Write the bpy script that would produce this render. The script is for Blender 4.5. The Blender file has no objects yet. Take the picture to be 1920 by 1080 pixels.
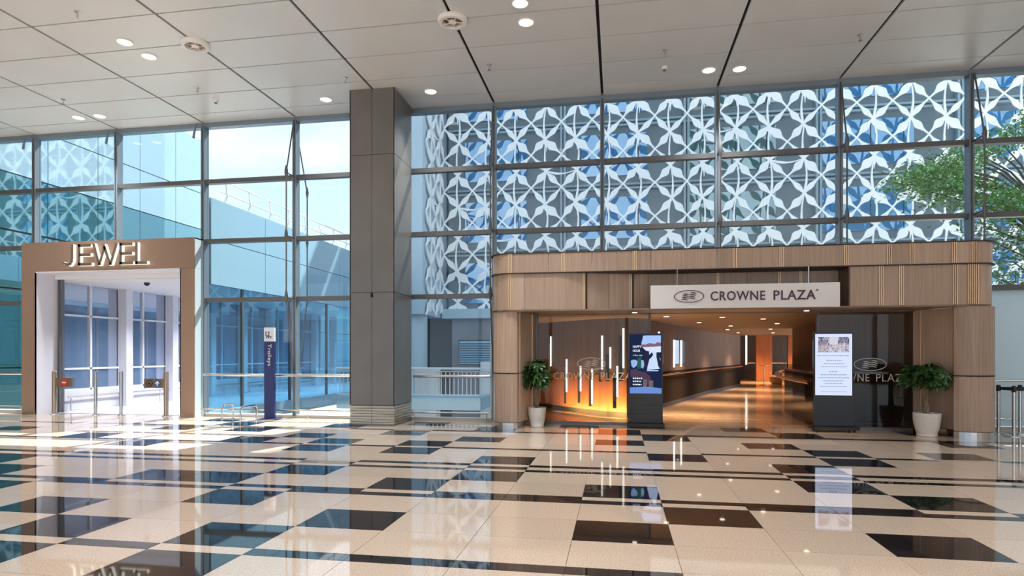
import bpy, math, random
from mathutils import Vector
random.seed(7)
C = bpy.context.scene.collection
SC = bpy.context.scene
R = math.radians

# ------------------------------------------------------------------ camera
cam = bpy.data.cameras.new('camera'); co = bpy.data.objects.new('camera', cam); C.objects.link(co)
co.location = (0, 0, 1.5); co.rotation_euler = (R(90), 0, 0.169093)
cam.sensor_width = 36; cam.lens = 36 * 1155.5 / 1920; cam.shift_y = 123.137 / 1920
cam.clip_end = 400
SC.camera = co

# ------------------------------------------------------------------ world, sun, exposure
W = bpy.data.worlds.new('sky'); SC.world = W; W.use_nodes = True
wn = W.node_tree.nodes; wl = W.node_tree.links; wn.clear()
wo = wn.new('ShaderNodeOutputWorld'); wb = wn.new('ShaderNodeBackground')
tc = wn.new('ShaderNodeTexCoord'); mp = wn.new('ShaderNodeMapping'); nz = wn.new('ShaderNodeTexNoise'); rp = wn.new('ShaderNodeValToRGB')
mp.inputs['Scale'].default_value = (1, 1, 2.2)
nz.inputs['Scale'].default_value = 3.2; nz.inputs['Detail'].default_value = 5; nz.inputs['Roughness'].default_value = .5
rp.color_ramp.elements[0].position = .43; rp.color_ramp.elements[0].color = (.46, .58, .74, 1)
rp.color_ramp.elements[1].position = .70; rp.color_ramp.elements[1].color = (.84, .88, .93, 1)
wl.new(tc.outputs['Generated'], mp.inputs[0]); wl.new(mp.outputs[0], nz.inputs['Vector']); wl.new(nz.outputs[0], rp.inputs[0])
wl.new(rp.outputs[0], wb.inputs[0]); wl.new(wb.outputs[0], wo.inputs[0])
wb.inputs[1].default_value = 1.65

sun = bpy.data.lights.new('sun', 'SUN'); sun.energy = 19.0; sun.color = (1, .96, .88); sun.angle = R(.6)
so = bpy.data.objects.new('sun', sun); C.objects.link(so)
so.rotation_euler = Vector((-.19, -.72, -1)).to_track_quat('-Z', 'Y').to_euler()

vs = SC.view_settings
vs.view_transform = 'Standard'; vs.look = 'None'; vs.gamma = 1; vs.use_curve_mapping = False; vs.exposure = 0.14
SC.cycles.use_denoising = True
SC.cycles.transparent_max_bounces = 24
SC.cycles.max_bounces = 8; SC.cycles.glossy_bounces = 5; SC.cycles.diffuse_bounces = 4
SC.cycles.sample_clamp_indirect = 6; SC.cycles.caustics_reflective = False; SC.cycles.caustics_refractive = False

LAMP_W = 40.0          # hall downlights
HALL_FILL_W = 150.0           # unseen fill lights added to brighten the hall
LAMP_COL = (1, .97, .93)

# ------------------------------------------------------------------ materials
def newmat(n):
    m = bpy.data.materials.new(n); m.use_nodes = True
    nt = m.node_tree; b = nt.nodes['Principled BSDF']
    return m, nt, b
def P(n, col, rough=.5, metal=0., spec=.5, ior=1.5):
    m, nt, b = newmat(n)
    b.inputs['Base Color'].default_value = (*col, 1); b.inputs['Roughness'].default_value = rough
    b.inputs['Metallic'].default_value = metal; b.inputs['Specular IOR Level'].default_value = spec; b.inputs['IOR'].default_value = ior
    return m
def noisy(n, c1, c2, scale, rough=.5, metal=0., lo=.4, hi=.6, detail=3, ior=1.5, spec=.5, rnd=0., bump=0.):
    m, nt, b = newmat(n); N = nt.nodes; L = nt.links
    g = N.new('ShaderNodeNewGeometry'); mp = N.new('ShaderNodeMapping'); t = N.new('ShaderNodeTexNoise'); r = N.new('ShaderNodeValToRGB')
    mp.inputs['Scale'].default_value = scale if isinstance(scale, tuple) else (scale,) * 3
    t.inputs['Scale'].default_value = 1; t.inputs['Detail'].default_value = detail
    r.color_ramp.elements[0].position = lo; r.color_ramp.elements[0].color = (*c1, 1)
    r.color_ramp.elements[1].position = hi; r.color_ramp.elements[1].color = (*c2, 1)
    L.new(g.outputs['Position'], mp.inputs[0]); L.new(mp.outputs[0], t.inputs['Vector']); L.new(t.outputs[0], r.inputs[0])
    src = r.outputs[0]
    if rnd:
        oi = N.new('ShaderNodeObjectInfo'); mr = N.new('ShaderNodeMapRange'); hs = N.new('ShaderNodeHueSaturation')
        mr.inputs['To Min'].default_value = 1 - rnd; mr.inputs['To Max'].default_value = 1 + rnd
        L.new(oi.outputs['Random'], mr.inputs[0]); L.new(mr.outputs[0], hs.inputs['Value']); L.new(src, hs.inputs['Color']); src = hs.outputs[0]
    L.new(src, b.inputs['Base Color'])
    if bump:
        bp = N.new('ShaderNodeBump'); bp.inputs['Strength'].default_value = bump; bp.inputs['Distance'].default_value = .01
        L.new(t.outputs[0], bp.inputs['Height']); L.new(bp.outputs[0], b.inputs['Normal'])
    b.inputs['Roughness'].default_value = rough; b.inputs['Metallic'].default_value = metal
    b.inputs['IOR'].default_value = ior; b.inputs['Specular IOR Level'].default_value = spec
    return m
def emit(n, col, s):
    m = bpy.data.materials.new(n); m.use_nodes = True; nt = m.node_tree; nt.nodes.clear()
    o = nt.nodes.new('ShaderNodeOutputMaterial'); e = nt.nodes.new('ShaderNodeEmission')
    e.inputs[0].default_value = (*col, 1); e.inputs[1].default_value = s; nt.links.new(e.outputs[0], o.inputs[0])
    return m
def glass(n, tint, refl=1.5, gcol=(1, 1, 1)):
    m = bpy.data.materials.new(n); m.use_nodes = True; nt = m.node_tree; nt.nodes.clear(); N = nt.nodes; L = nt.links
    o = N.new('ShaderNodeOutputMaterial'); mx = N.new('ShaderNodeMixShader'); t = N.new('ShaderNodeBsdfTransparent'); g = N.new('ShaderNodeBsdfGlossy'); f = N.new('ShaderNodeFresnel')
    t.inputs[0].default_value = (*tint, 1); g.inputs['Roughness'].default_value = .0; g.inputs[0].default_value = (*gcol, 1); f.inputs[0].default_value = refl
    ge = N.new('ShaderNodeNewGeometry'); mr = N.new('ShaderNodeMapRange')      # same reflectance on both faces of a thin pane
    mr.inputs['To Min'].default_value = refl; mr.inputs['To Max'].default_value = 1 / refl
    L.new(ge.outputs['Backfacing'], mr.inputs[0]); L.new(mr.outputs[0], f.inputs[0])
    L.new(f.outputs[0], mx.inputs[0]); L.new(t.outputs[0], mx.inputs[1]); L.new(g.outputs[0], mx.inputs[2]); L.new(mx.outputs[0], o.inputs[0])
    return m
def coated(n, base, fac, gcol=(1, 1, 1), rough=.02):
    m = bpy.data.materials.new(n); m.use_nodes = True; nt = m.node_tree; nt.nodes.clear(); N = nt.nodes; L = nt.links
    o = N.new('ShaderNodeOutputMaterial'); mx = N.new('ShaderNodeMixShader'); d = N.new('ShaderNodeBsdfDiffuse'); g = N.new('ShaderNodeBsdfGlossy')
    d.inputs[0].default_value = (*base, 1); g.inputs['Roughness'].default_value = rough; g.inputs[0].default_value = (*gcol, 1); mx.inputs[0].default_value = fac
    L.new(d.outputs[0], mx.inputs[1]); L.new(g.outputs[0], mx.inputs[2]); L.new(mx.outputs[0], o.inputs[0])
    return m

def frosted(n, col):
    m = bpy.data.materials.new(n); m.use_nodes = True; nt = m.node_tree; nt.nodes.clear(); N = nt.nodes; L = nt.links
    o = N.new('ShaderNodeOutputMaterial'); mx = N.new('ShaderNodeMixShader'); d = N.new('ShaderNodeBsdfDiffuse'); g = N.new('ShaderNodeBsdfTranslucent')
    d.inputs[0].default_value = (*col, 1); g.inputs[0].default_value = (*col, 1); mx.inputs[0].default_value = .55
    L.new(d.outputs[0], mx.inputs[1]); L.new(g.outputs[0], mx.inputs[2]); L.new(mx.outputs[0], o.inputs[0])
    return m

M = dict(
    tan=noisy('tan_granite', (.40, .317, .252), (.60, .498, .41), 90, .035, lo=.36, hi=.66, detail=4, ior=1.95, rnd=.05),
    black=noisy('black_granite', (.006, .006, .008), (.022, .022, .026), 120, .03, lo=.45, hi=.72, ior=1.95),
    joint=P('floor_joint', (.17, .14, .12), .7),
    ceil=noisy('ceiling_metal', (.70, .725, .755), (.73, .755, .785), (.6, .6, .6), .32, rnd=.015),
    dark=P('dark_gap', (.012, .012, .012), .8),
    mull=P('blue_grey_metal', (.21, .27, .33), .38, .4),
    trans=P('dark_metal', (.13, .135, .14), .4, .4),
    steel=P('brushed_steel', (.62, .61, .59), .22, 1.),
    steel_d=P('bronze_steel', (.42, .34, .26), .28, .9),
    chrome=P('polished_steel', (.75, .75, .75), .1, 1.),
    col=noisy('column_panel', (.165, .158, .15), (.185, .178, .17), 1.0, .32, .4),
    groove=noisy('grooved_steel', (.36, .31, .24), (.50, .44, .34), (1, 1, 60), .25, .8, lo=.45, hi=.55),
    bronze=P('bronze_panel', (.30, .205, .155), .38, .25),
    lilac=P('white_lining', (.74, .74, .80), .4),
    white=P('white_paint', (.82, .82, .82), .45),
    whitem=P('white_metal', (.84, .86, .90), .35),
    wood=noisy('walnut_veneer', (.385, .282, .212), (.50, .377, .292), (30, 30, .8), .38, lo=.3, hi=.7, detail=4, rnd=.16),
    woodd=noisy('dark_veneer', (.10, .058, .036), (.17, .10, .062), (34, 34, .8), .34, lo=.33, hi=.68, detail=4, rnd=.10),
    brass=P('brass_strip', (.78, .56, .36), .35, .5),
    seam=P('veneer_seam', (.035, .022, .015), .6),
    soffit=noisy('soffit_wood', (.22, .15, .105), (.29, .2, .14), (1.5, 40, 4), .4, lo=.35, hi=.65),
    sign=P('sign_white', (.88, .89, .90), .4),
    maroon=P('maroon', (.075, .02, .05), .4),
    halo=P('halo_pink', (.86, .78, .83), .5),
    frost=P('frosted_white', (.62, .63, .62), .6),
    blk=P('gloss_black', (.006, .006, .007), .1, ior=1.45),
    blkm=P('matt_black', (.012, .012, .013), .5),
    rubber=P('rubber', (.02, .02, .02), .7),
    navy=P('navy_blue', (.010, .022, .115), .4),
    signwhite=P('sign_face', (.62, .66, .74), .5),
    brownp=P('brown_plate', (.20, .145, .10), .35, .5),
    red=P('sign_red', (.62, .015, .02), .4),
    signblue=P('sign_blue', (.02, .10, .24), .4),
    pot=P('white_ceramic', (.80, .77, .74), .35),
    soil=noisy('soil', (.02, .014, .01), (.06, .04, .025), 60, .9),
    trunk=noisy('pale_bark', (.17, .12, .075), (.30, .23, .15), (30, 30, 8), .7),
    leaf=noisy('leaf_green', (.012, .045, .010), (.05, .14, .03), 14, .4, rnd=.3),
    treeleaf=noisy('tree_leaf', (.07, .22, .05), (.24, .48, .12), 2.5, .5, lo=.35, hi=.65),
    bark=noisy('tree_bark', (.05, .04, .03), (.11, .09, .07), 8, .9),
    glass=glass('clear_glass', (.945, .985, .99), 1.38),
    pglass=glass('passage_glass', (.30, .53, .65), 1.9, (.8, .95, 1)),
    lglass=glass('lobby_glass', (.80, .83, .82), 1.32),
    frostglass=frosted('frosted_pane', (.78, .90, .95)),
    facade=coated('teal_mirror_glass', (.03, .17, .21), .60, (.66, .93, 1.0)),
    lilacglass=coated('lilac_mirror_glass', (.16, .22, .34), .45, (.85, .92, 1)),
    clad=coated('pale_blue_cladding', (.42, .60, .72), .40, (.9, .97, 1)),
    fascia=coated('blue_grey_fascia', (.30, .50, .64), .15, (.9, .97, 1), .2),
    lattice=P('lattice_white', (.90, .92, .93), .5),
    hwall=P('hotel_grey', (.20, .27, .31), .5),
    hpil=P('hotel_pilaster', (.38, .52, .60), .4),
    hwin=coated('hotel_blue_glass', (.06, .30, .62), .38, (.7, .88, 1)),
    hwin2=coated('hotel_tree_reflection_glass', (.09, .21, .22), .30, (.8, .95, 1)),  # teal of mirrored trees put into the glass colour
    grey=noisy('grey_render', (.20, .21, .23), (.25, .26, .285), .8, .7),
    greyd=P('dark_grey', (.04, .045, .05), .6),
    concrete=noisy('concrete', (.42, .42, .41), (.52, .52, .50), .7, .8),
    paleblue=P('pale_blue_panel', (.50, .62, .70), .5),
    hallwall=P('hall_wall', (.50, .48, .46), .6),
    lobbyfloor=noisy('polished_timber_floor', (.50, .29, .155), (.78, .52, .32), (.35, 2.2, 1), .10, lo=.3, hi=.7, ior=1.6),
    lobbyceil=P('lobby_ceiling', (.30, .23, .18), .6),
    lobwood=noisy('lobby_veneer', (.13, .075, .048), (.20, .13, .088), (14, 14, .6), .6, lo=.3, hi=.7, rnd=.12),
    orange=noisy('orange_veneer', (.30, .11, .035), (.42, .165, .055), (20, 20, .7), .4, lo=.3, hi=.7, rnd=.08),
    counter=P('counter_black', (.012, .009, .009), .08, ior=1.6),
    countertop=P('counter_top', (.05, .055, .075), .1, ior=1.6),
    brassr=P('brass_rail', (.72, .47, .30), .18, 1.),
    mirror=P('mirror_slot', (.42, .50, .58), .05, 1.),
    lowwall=P('dark_brown_wall', (.022, .014, .010), .8, spec=.15),
    sofa=P('tan_leather', (.36, .20, .11), .5),
    lens=emit('lamp_lens', (1, .88, .74), 4),
    lens2=emit('lobby_lens', (1, .82, .62), 4),
    letter=emit('letter_glow', (1, .93, .80), 1.35),
    strip=emit('wall_light_strip', (1, .93, .84), 1.8),
    glow=emit('warm_cove_strip', (1, .48, .12), 2.6),
)

# ------------------------------------------------------------------ mesh helpers
WORLD = {}
def wpos(o): return WORLD.get(o.name, Vector((0, 0, 0)))
class MB:
    def __init__(s): s.v = []; s.f = []; s.m = []
    def quad(s, a, b, c, d, m=0):
        n = len(s.v); s.v += [a, b, c, d]; s.f.append((n, n + 1, n + 2, n + 3)); s.m.append(m)
    def poly(s, pts, m=0):
        n = len(s.v); s.v += list(pts); s.f.append(tuple(range(n, n + len(pts)))); s.m.append(m)
    def box(s, x0, x1, y0, y1, z0, z1, m=0, front=None):
        n = len(s.v)
        s.v += [(x0, y0, z0), (x1, y0, z0), (x1, y1, z0), (x0, y1, z0), (x0, y0, z1), (x1, y0, z1), (x1, y1, z1), (x0, y1, z1)]
        for i, q in enumerate([(0, 3, 2, 1), (4, 5, 6, 7), (0, 1, 5, 4), (1, 2, 6, 5), (2, 3, 7, 6), (3, 0, 4, 7)]):
            s.f.append(tuple(n + k for k in q)); s.m.append(front if (front is not None and i == 2) else m)
        return s
    def prism(s, pts, y0, y1, m=0, front=None):
        """closed outline pts (x, z), counter-clockwise seen from -Y, extruded along Y"""
        n = len(s.v); k = len(pts)
        s.v += [(x, y0, z) for x, z in pts] + [(x, y1, z) for x, z in pts]
        s.f.append(tuple(range(n, n + k))); s.m.append(m if front is None else front)
        s.f.append(tuple(range(n + 2 * k - 1, n + k - 1, -1))); s.m.append(m)
        for i in range(k):
            j = (i + 1) % k
            s.f.append((n + j, n + i, n + k + i, n + k + j)); s.m.append(m)
        return s
    def ring_strip(s, A, B, y0, y1, m=0):
        """band between two open polylines A (lower) and B (upper), (x, z) pairs, extruded along Y"""
        return s.prism(list(A) + list(B)[::-1], y0, y1, m)
    def plan(s, pts, z0, z1, m=0):
        """closed outline pts (x, y) counter-clockwise from above, extruded along Z"""
        n = len(s.v); k = len(pts)
        s.v += [(x, y, z0) for x, y in pts] + [(x, y, z1) for x, y in pts]
        s.f.append(tuple(range(n + k - 1, n - 1, -1))); s.m.append(m)
        s.f.append(tuple(range(n + k, n + 2 * k))); s.m.append(m)
        for i in range(k):
            j = (i + 1) % k
            s.f.append((n + i, n + j, n + k + j, n + k + i)); s.m.append(m)
        return s
    def tube(s, pts, r, n=8, m=0, cap=True):
        pts = [Vector(p) for p in pts]; base = len(s.v); rs = r if isinstance(r, (list, tuple)) else [r] * len(pts)
        up = None
        for i, p in enumerate(pts):
            d = (pts[min(i + 1, len(pts) - 1)] - pts[max(i - 1, 0)]).normalized()
            if up is None: up = Vector((0, 0, 1)) if abs(d.z) < .9 else Vector((1, 0, 0))
            a = d.cross(up).normalized(); b = a.cross(d).normalized(); up = b
            for k in range(n):
                t = 2 * math.pi * k / n
                s.v.append(tuple(p + a * (rs[i] * math.cos(t)) + b * (rs[i] * math.sin(t))))
        for i in range(len(pts) - 1):
            for k in range(n):
                q = (k + 1) % n
                s.f.append((base + i * n + k, base + i * n + q, base + (i + 1) * n + q, base + (i + 1) * n + k)); s.m.append(m)
        if cap:
            s.f.append(tuple(base + k for k in range(n - 1, -1, -1))); s.m.append(m)
            e = base + (len(pts) - 1) * n
            s.f.append(tuple(e + k for k in range(n))); s.m.append(m)
        return s
    def lathe(s, prof, cx, cy, n=20, m=0, cap0=True, cap1=True):
        base = len(s.v)
        for r, z in prof:
            for k in range(n):
                t = 2 * math.pi * k / n; s.v.append((cx + r * math.cos(t), cy + r * math.sin(t), z))
        for i in range(len(prof) - 1):
            for k in range(n):
                q = (k + 1) % n
                s.f.append((base + i * n + k, base + i * n + q, base + (i + 1) * n + q, base + (i + 1) * n + k)); s.m.append(m)
        if cap0: s.f.append(tuple(base + k for k in range(n - 1, -1, -1))); s.m.append(m)
        if cap1:
            e = base + (len(prof) - 1) * n; s.f.append(tuple(e + k for k in range(n))); s.m.append(m)
        return s
    def mesh(s, name, mats, smooth=False, off=(0, 0, 0)):
        me = bpy.data.meshes.new(name); off = Vector(off)
        me.from_pydata([tuple(Vector(v) - off) for v in s.v], [], s.f)
        for mm in (mats if isinstance(mats, (list, tuple)) else [mats]): me.materials.append(mm)
        me.polygons.foreach_set('material_index', s.m)
        if smooth:
            me.polygons.foreach_set('use_smooth', [True] * len(me.polygons))
            try: me.set_sharp_from_angle(angle=R(40))
            except Exception: pass
        me.update(); return me
    def build(s, name, mats, parent=None, smooth=False, at=None):
        """world-space verts; at = world origin of a top-level mesh"""
        w = wpos(parent) if parent else Vector(at or (0, 0, 0))
        o = bpy.data.objects.new(name, s.mesh(name, mats, smooth, w)); C.objects.link(o)
        if parent: o.parent = parent
        else: o.location = w
        WORLD[o.name] = w
        return o
def B(*a, **k): return MB().box(*a, **k)
def place(name, mesh, parent, pos, rot=(0, 0, 0), scale=None):
    o = bpy.data.objects.new(name, mesh); C.objects.link(o); o.parent = parent
    o.location = Vector(pos) - wpos(parent); o.rotation_euler = rot
    if scale: o.scale = scale
    WORLD[o.name] = Vector(pos)
    return o
def tag(o, label=None, cat=None, group=None, kind=None):
    if label: o['label'] = label
    if cat: o['category'] = cat
    if group: o['group'] = group
    if kind: o['kind'] = kind
    return o
def thing(name, label, cat, loc=(0, 0, 0), group=None, kind=None):
    o = bpy.data.objects.new(name, None); C.objects.link(o); o.location = loc; WORLD[o.name] = Vector(loc)
    o.empty_display_size = .1
    return tag(o, label, cat, group, kind)
def struct(name, loc=(0, 0, 0), label=None):
    return thing(name, label, None, loc, kind='structure')
def text(s, name, mat, parent, x0, x1, zc, y, vertical=False, depth=.004, height=None, spacing=1.0, bold=0.):
    """lettering in the XZ plane facing -Y, fitted to x0..x1 (or to a vertical run), centred on zc"""
    cu = bpy.data.curves.new('txt', 'FONT'); cu.body = s; cu.extrude = 0.02; cu.space_character = spacing; cu.offset = bold
    cu.resolution_u = 3
    ob = bpy.data.objects.new('txt', cu); C.objects.link(ob)
    dg = bpy.context.evaluated_depsgraph_get(); me = bpy.data.meshes.new_from_object(ob.evaluated_get(dg))
    bpy.data.objects.remove(ob); bpy.data.curves.remove(cu)
    vs_ = [v.co.copy() for v in me.vertices]
    ax, bx = min(v.x for v in vs_), max(v.x for v in vs_); ay, by = min(v.y for v in vs_), max(v.y for v in vs_)
    w = wpos(parent)
    for v, c in zip(me.vertices, vs_):
        if not vertical:
            k = (x1 - x0) / (bx - ax); kz = (height / (by - ay)) if height else k
            X = x0 + (c.x - ax) * k; Z = zc + (c.y - (ay + by) / 2) * kz
        else:                       # reads downwards, tops of letters to the right
            k = vertical / (bx - ax); kx = (x1 - x0) / (by - ay)
            X = x0 + (c.y - ay) * kx; Z = zc - (c.x - ax) * k
        v.co = Vector((X, y - (c.z / .02 + 1) * depth / 2, Z)) - w
    me.materials.clear(); me.materials.append(mat); me.update()
    o = bpy.data.objects.new(name, me); C.objects.link(o); o.parent = parent; WORLD[o.name] = w
    return o
def area(name, loc, size, power, col, rot=(0, 0, 0), shape='DISK', size_y=None, spread=None):
    l = bpy.data.lights.new(name, 'AREA'); l.shape = shape; l.size = size; l.energy = power; l.color = col
    if size_y: l.size_y = size_y
    if spread: l.spread = R(spread)
    o = bpy.data.objects.new(name, l); C.objects.link(o); o.location = loc; o.rotation_euler = rot
    return o
def proj(x, y, z):
    a = 0.169093; d = -x * math.sin(a) + y * math.cos(a); r = x * math.cos(a) + y * math.sin(a)
    return (960 + 1155.5 * r / d, 663.14 - 1155.5 * (z - 1.5) / d) if d > .05 else None

YW = 13.42                     # glazed wall plane
GX = lambda k: -0.316 + 2.369 * k
H = 7.04

# ================================================================== FLOOR
fl = struct('floor')
B(-24, 16, -14, YW + .1, -.3, -.012).build('slab', M['joint'], fl)
B(-24, 16, -14, 2.9, -.012, 0).build('near_slab', M['tan'], fl)
allk = set(range(-40, 20))
rows = [
    (2.97, 3.58, set()), (3.58, 4.19, {-7, -5}), (4.19, 4.345, {-6, -4, -3, -2, -1}), (4.345, 4.965, {-7, -5}), (4.965, 5.575, {-8, -4, -1, 2}),
    (5.575, 6.195, {-10, -6, 0}), (6.195, 6.345, {-9, -8, -7, -5, -4, -3, -2, -1, 1, 2, 3} | set(range(4, 14))),
    (6.345, 6.49, {0, 1, 2, -2, -3, -5, -6, -9} | set(range(4, 14)) | set(range(-30, -9))),
    (6.49, 7.11, {-11, -8, -7, -4, -1, 3}), (7.11, 7.73, {-12, -6, -3, 2}),
    (7.73, 7.87, allk - {-3, 2, -6}), (7.87, 8.06, {-3, 2, -6}), (8.06, 8.215, allk - {-3, 2, -6}),
    (8.215, 8.845, {-3, 2}), (8.845, 9.47, {-11, -7, -5, 0, 3}), (9.47, 9.61, allk - {-7, -5, 0, 3, 5}),
    (9.61, 10.23, {-13, -9, -7, -5, 3, 5}), (10.23, 10.855, {-16, -8, -4, -1, 2}), (10.855, 11.53, {-12, -10, -6, 0, 6}),
    (11.53, 11.71, allk - {-6}), (11.71, 12.36, {-11, -8, -4, -1, 3}), (12.36, 13.0, {-12, -6, -2, 2, 6}), (13.0, 13.34, set()),
]
cells = []
for y0, y1, bl in rows:
    for k in range(-22, 11):
        x0 = .44 + .8 * k
        ps = [proj(x, y, 0) for x, y in ((x0, y0), (x0 + .8, y0), (x0 + .8, y1), (x0, y1))]
        inside = [p for p in ps if p and -60 < p[0] < 1980 and p[1] < 1140]
        ar = 0
        if len(inside) >= 1:
            q = [(min(max(p[0], 0), 1920), min(p[1], 1080)) for p in ps if p]
            ar = abs(sum(q[i][0] * q[(i + 1) % len(q)][1] - q[(i + 1) % len(q)][0] * q[i][1] for i in range(len(q)))) / 2
        cells.append((ar, x0, y0, y1, k in bl))
cells.sort(key=lambda c: -c[0])
tm = {}
rest = {True: MB(), False: MB()}
g = .002
for i, (ar, x0, y0, y1, bl) in enumerate(cells):
    if i < 298 and ar > 0:
        hgt = round(y1 - y0, 3); key = (hgt, bl)
        if key not in tm:
            tm[key] = MB().box(g, .8 - g, g, hgt - g, -.012, 0).mesh('tile', M['black'] if bl else M['tan'])
        place('tile', tm[key], fl, (x0, y0, 0))
    else:
        rest[bl].box(x0 + g, x0 + .8 - g, y0 + g, y1 - g, -.012, 0)
tag(rest[False].build('tan_tiles', M['tan'], fl), kind='stuff'); tag(rest[True].build('black_tiles', M['black'], fl), kind='stuff')

# ================================================================== CEILING
ce = struct('ceiling')
B(-24, 16, -14, YW + .25, H + .05, H + .35).build('slab', M['dark'], ce)
PW, PD = 2.369, .9734
Y0 = 12.822
pan = MB().box(.027, PW - .027, .015, PD - .015, 0, .04).mesh('panel', M['ceil'])
edge = MB().box(.027, PW - .027, .015, YW - .06 - Y0, 0, .04).mesh('panel', M['ceil'])
for i in range(-10, 6):
    place('panel', edge, ce, (GX(i), Y0, H))
    for j in range(0, 7):
        p = [proj(GX(i) + a * PW, Y0 - (j + b) * PD, H) for a in (0, 1) for b in (0, 1)]
        place('panel', pan, ce, (GX(i), Y0 - (j + 1) * PD, H))
B(-24, 16, -14, Y0 - 7 * PD - .01, H, H + .04).build('back_panel', M['ceil'], ce)

# ================================================================== HALL SHELL BEHIND THE CAMERA
B(-24.3, -24, -14, YW, 0, H).build('wall_left', M['hallwall'])['kind'] = 'structure'
B(16, 16.3, -14, YW, 0, H).build('wall_right', M['hallwall'])['kind'] = 'structure'
wbk = struct('wall_back')                       # unseen far side, left open so sky light fills the hall
for i in range(9): B(-24 + i * 4.9, -23.8 + i * 4.9, -14.3, -14, 0, H).build('post', M['mull'], wbk)
B(-24, 16, -14.3, -14, 0, .3).build('parapet', M['hallwall'], wbk)
B(-24, 16, -14.3, -14, 6.5, H).build('lintel', M['hallwall'], wbk)

# ================================================================== GLAZED WALL
wi = struct('window_1')
TZ = [.06, 2.79, 4.2, 5.63, 6.96]
B(-24, GX(-6), YW - .1, YW + .1, -.02, .07).build('sill', M['concrete'], wi)
B(GX(-4), -2.55, YW - .1, YW + .1, -.02, .07).build('sill', M['concrete'], wi)
B(6.66, 16, YW - .1, YW + .1, -.02, .07).build('sill', M['concrete'], wi)
B(-24, 16, YW - .07, YW + .1, 6.93, H + .06).build('head_rail', M['mull'], wi)
for k in range(-9, 7):
    x = GX(k); z0 = 3.4 if -1 < k < 3 else (4.0 if k == -5 else .05)
    MB().box(x - .045, x + .045, YW - .12, YW + .06, z0, 6.95).build('mullion', M['mull'], wi)
    MB().box(x - .012, x + .012, YW - .135, YW - .12, z0, 6.95).build('mullion_fin', M['trans'], wi)
for k in range(-9, 6):
    xa, xb = GX(k) + .045, GX(k + 1) - .045
    jewel = k in (-6, -5); port = k in (-1, 0, 1, 2)
    for r in range(4):
        za, zb = TZ[r], TZ[r + 1]
        if (jewel and r < 2) or (port and r == 0): continue
        if k == 3 and r == 0: m_ = M['frostglass']
        elif k > 3 and r == 0: m_ = M['frostglass']
        else: m_ = M['glass']
        MB().box(xa, xb, YW + .01, YW + .022, za + .03, zb - .03).build('pane', m_, wi)
        if r: MB().box(xa, xb, YW - .09, YW + .05, za - .055, za + .045).build('transom', M['trans'], wi)
for x in (GX(-6), GX(-5), GX(-4)):                       # short rod anchors under the ceiling
    MB().prism([(x - .14, 6.62), (x - .10, 6.6), (x - .05, 6.95), (x - .07, 6.95)], YW - .3, YW - .26).build('anchor_plate', M['mull'], wi)

# ================================================================== COLUMN
cx0, cx1, cy0, cy1 = -5.545, -4.56, 12.2, YW - .14
col = struct('column', ((cx0 + cx1) / 2, cy0, 0))
B(cx0 + .02, cx1 - .02, cy0 + .02, cy1, 0, H).build('core', M['dark'], col)
zs = [.42, 2.78, 5.66, H]
xm = (cx0 + cx1) / 2 + .0
for a, b in zip(zs[:-1], zs[1:]):
    for xa, xb in ((cx0, xm), (xm, cx1)):
        B(xa + .004, xb - .004, cy0, cy0 + .02, a + .005, b - .005).build('panel', M['col'], col)
    B(cx1 - .02, cx1, cy0, cy1, a + .005, b - .005).build('panel', M['col'], col)
    B(cx0, cx0 + .02, cy0, cy1, a + .005, b - .005).build('panel', M['col'], col)
for xa, xb in ((cx0, xm), (xm, cx1)):
    mb = MB()
    for i in range(7): mb.box(xa + .004, xb - .004, cy0 - .004, cy0 + .02, .02 + i * .057, .02 + i * .057 + .05)
    mb.build('base_cladding', M['groove'], col)
mb = MB()
for i in range(7): mb.box(cx1 - .02, cx1 + .004, cy0, cy1, .02 + i * .057, .02 + i * .057 + .05)
mb.build('base_cladding', M['groove'], col)
B(cx0 - .006, cx1 + .006, cy0 - .006, cy1, 0, .03).build('skirting', M['trans'], col)
B(xm - .02, xm + .02, cy0 - .03, cy0, 2.68, 2.76).build('sensor', M['dark'], col)

# ================================================================== TENSION RODS
def rod(x, zend, label, outer=False):
    y = YW - .46
    t = thing('tension_rod', label, 'rod', (x, YW - .1, 6.95), 'tension rods in front of the mullions')
    pts = [(x, YW - .13, 6.94), (x, y, 5.63), (x, y, 4.2)]
    if zend < 2.7: pts += [(x, y, 2.79), (x, YW - .14, .98)]
    else: pts += [(x, y, zend)]
    for a, b in zip(pts[:-1], pts[1:]): MB().tube([a, b], .016, 6).build('rod', M['trans'], t)
    for z in (5.63, 4.2) + ((2.79,) if zend < 2.7 else ()):
        MB().tube([(x, y, z - .16), (x, y, z - .09), (x, y, z), (x, y, z + .09), (x, y, z + .16)], [.016, .034, .044, .034, .016], 8).build('spindle', M['trans'], t, True)
        MB().tube([(x, y, z), (x, YW - .1, z)], .022, 6).build('bracket', M['trans'], t)
    if outer:
        yo = YW + .5; po = [(x, YW + .12, 6.4), (x, yo, 5.4), (x, yo, 4.2), (x, yo, 2.79), (x - .05, YW + .2, .95)]
        for a, b in zip(po[:-1], po[1:]): MB().tube([a, b], .016, 6).build('outer_rod', M['trans'], t)
        for z in (5.4, 4.2): MB().tube([(x, yo, z - .13), (x, yo, z), (x, yo, z + .13)], [.016, .04, .016], 8).build('spindle', M['trans'], t, True)
rod(GX(-3), .9, 'jointed steel tension rod before the mullion left of the big column', True)
rod(GX(-1), .9, 'jointed steel tension rod at the left edge of the timber portal')
rod(GX(0), 3.5, 'tension rod above the timber portal, over the left glass logo')
rod(GX(1), 3.5, 'tension rod above the timber portal, over the middle of the hanging sign')
rod(GX(2), 3.5, 'tension rod above the timber portal, over the right end of the hanging sign')
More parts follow.
